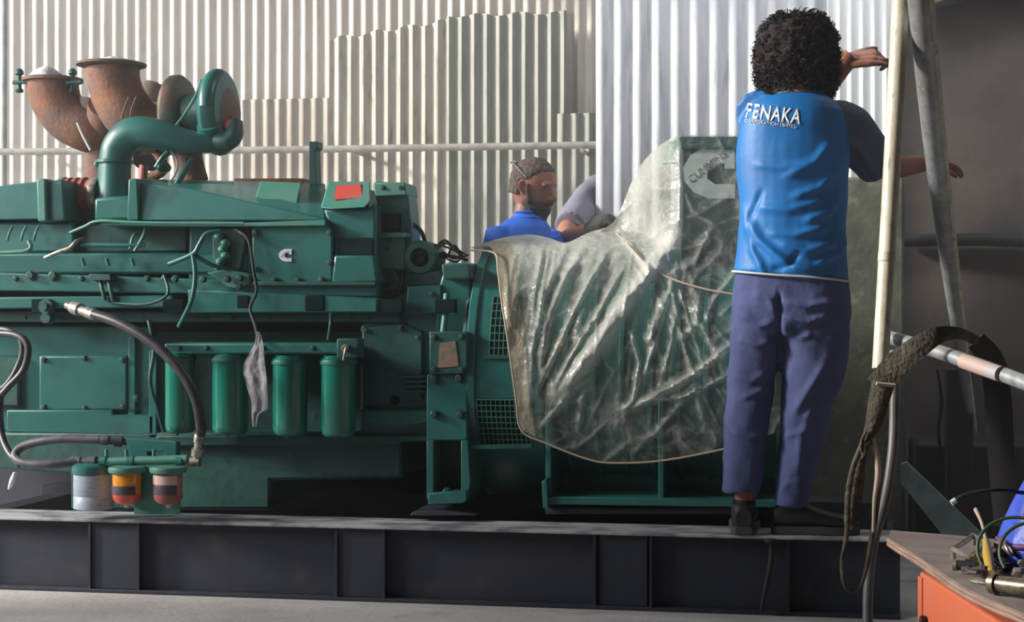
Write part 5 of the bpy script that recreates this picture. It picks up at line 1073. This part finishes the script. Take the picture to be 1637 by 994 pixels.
for k, (x, y, rx, s) in enumerate([(1628, 930, 0.075, 0.04), (1660, 935, 0.07, 0.03)]):
    bm = NB(); c = T(x, y, 0.05); tube(bm, [c+Vector((rx*math.cos(t), 0.03*math.sin(t), rx*0.8*math.sin(t)+0.01)) for t in [PI*1.15-PI*1.1*j/10 for j in range(11)]]+[c+Vector((rx, 0.0, -0.05))], 0.0035, 8, 3)
    item('wire', bm, GRN2, ['dark green wire arching over the metal turnbuckle', 'second green wire loop, cut by the right edge of the photo'][k], 'wire')
bm = NB(); tube(bm, [T(1590, 915, 0.01), T(1560, 925, 0.012), T(1545, 915, 0.01), T(1570, 900, 0.02), T(1600, 912, 0.012)], 0.003, 8, 5); item('wire', bm, HOSEG, 'thin grey wire coiled around the sockets on the plywood', 'wire')
bm = NB(); tube(bm, [PD(1524, 802, 3.3), PD(1545, 790, 3.3), PD(1590, 783, 3.3), PD(1625, 786, 3.32), PD(1660, 800, 3.35), PD(1690, 880, 3.36)], [0.005, 0.004, 0.004, 0.004, 0.004, 0.004], 8, 5)
w_ = item('cable', bm, DARKST, 'stiff black cable arching to the left above the tools from the blue bag', 'cable')
bm = NB(); tube(bm, [PD(1521, 804, 3.3), PD(1528, 799, 3.3)], 0.006, 10, 1); make('copper_tip', bm, LOGO, w_)
# blue bag
bm = NB(); rows = []
c = T(1700, 896, 0); 
for i in range(12):
    t = i/11; rx = 0.135*(1-t**1.4*0.72)*(1 if t > 0.05 else 0.93); rz = 0.23*t
    rows.append([c+Vector((rx*math.cos(u)*(1+0.10*math.sin(5*u+3*t)), rx*0.8*math.sin(u)*(1+0.1*math.sin(4*u+5*t)), rz+0.02*math.sin(3*u)*t)) for u in [2*PI*j/30 for j in range(30)]])
loop_faces(bm, rows); o = item('plastic_bag', bm, BLUE, 'blue plastic bag slumped at the right edge on top of the orange cabinet', 'bag')
bm = NB(); tube(bm, [v+Vector((0, -0.004, 0.0)) for v in rows[2][14:28]], 0.006, 8, 1); make('bag_hem', bm, mat('purple hem', srgb(98, 60, 110), 0.6), o)

# ------------------------------------------------------------------ thin workshop haze
bm = NB(); wbox(bm, -9, 3.2, 5.0, 9.3, 0.02, 3.6)
hzm = bpy.data.materials.new('workshop haze'); hzm.use_nodes = True; nt = hzm.node_tree; nt.nodes.clear()
vs = nt.nodes.new('ShaderNodeVolumeScatter'); vs.inputs['Color'].default_value = (0.95, 0.97, 1, 1); vs.inputs['Density'].default_value = 0.03; vs.inputs['Anisotropy'].default_value = 0.2
mo = nt.nodes.new('ShaderNodeOutputMaterial'); nt.links.new(vs.outputs[0], mo.inputs['Volume'])
hz_ = make('haze', bm, hzm, smooth=False); hz_['kind'] = 'stuff'; hz_['label'] = 'thin bright haze hanging in the shed air around the engine'
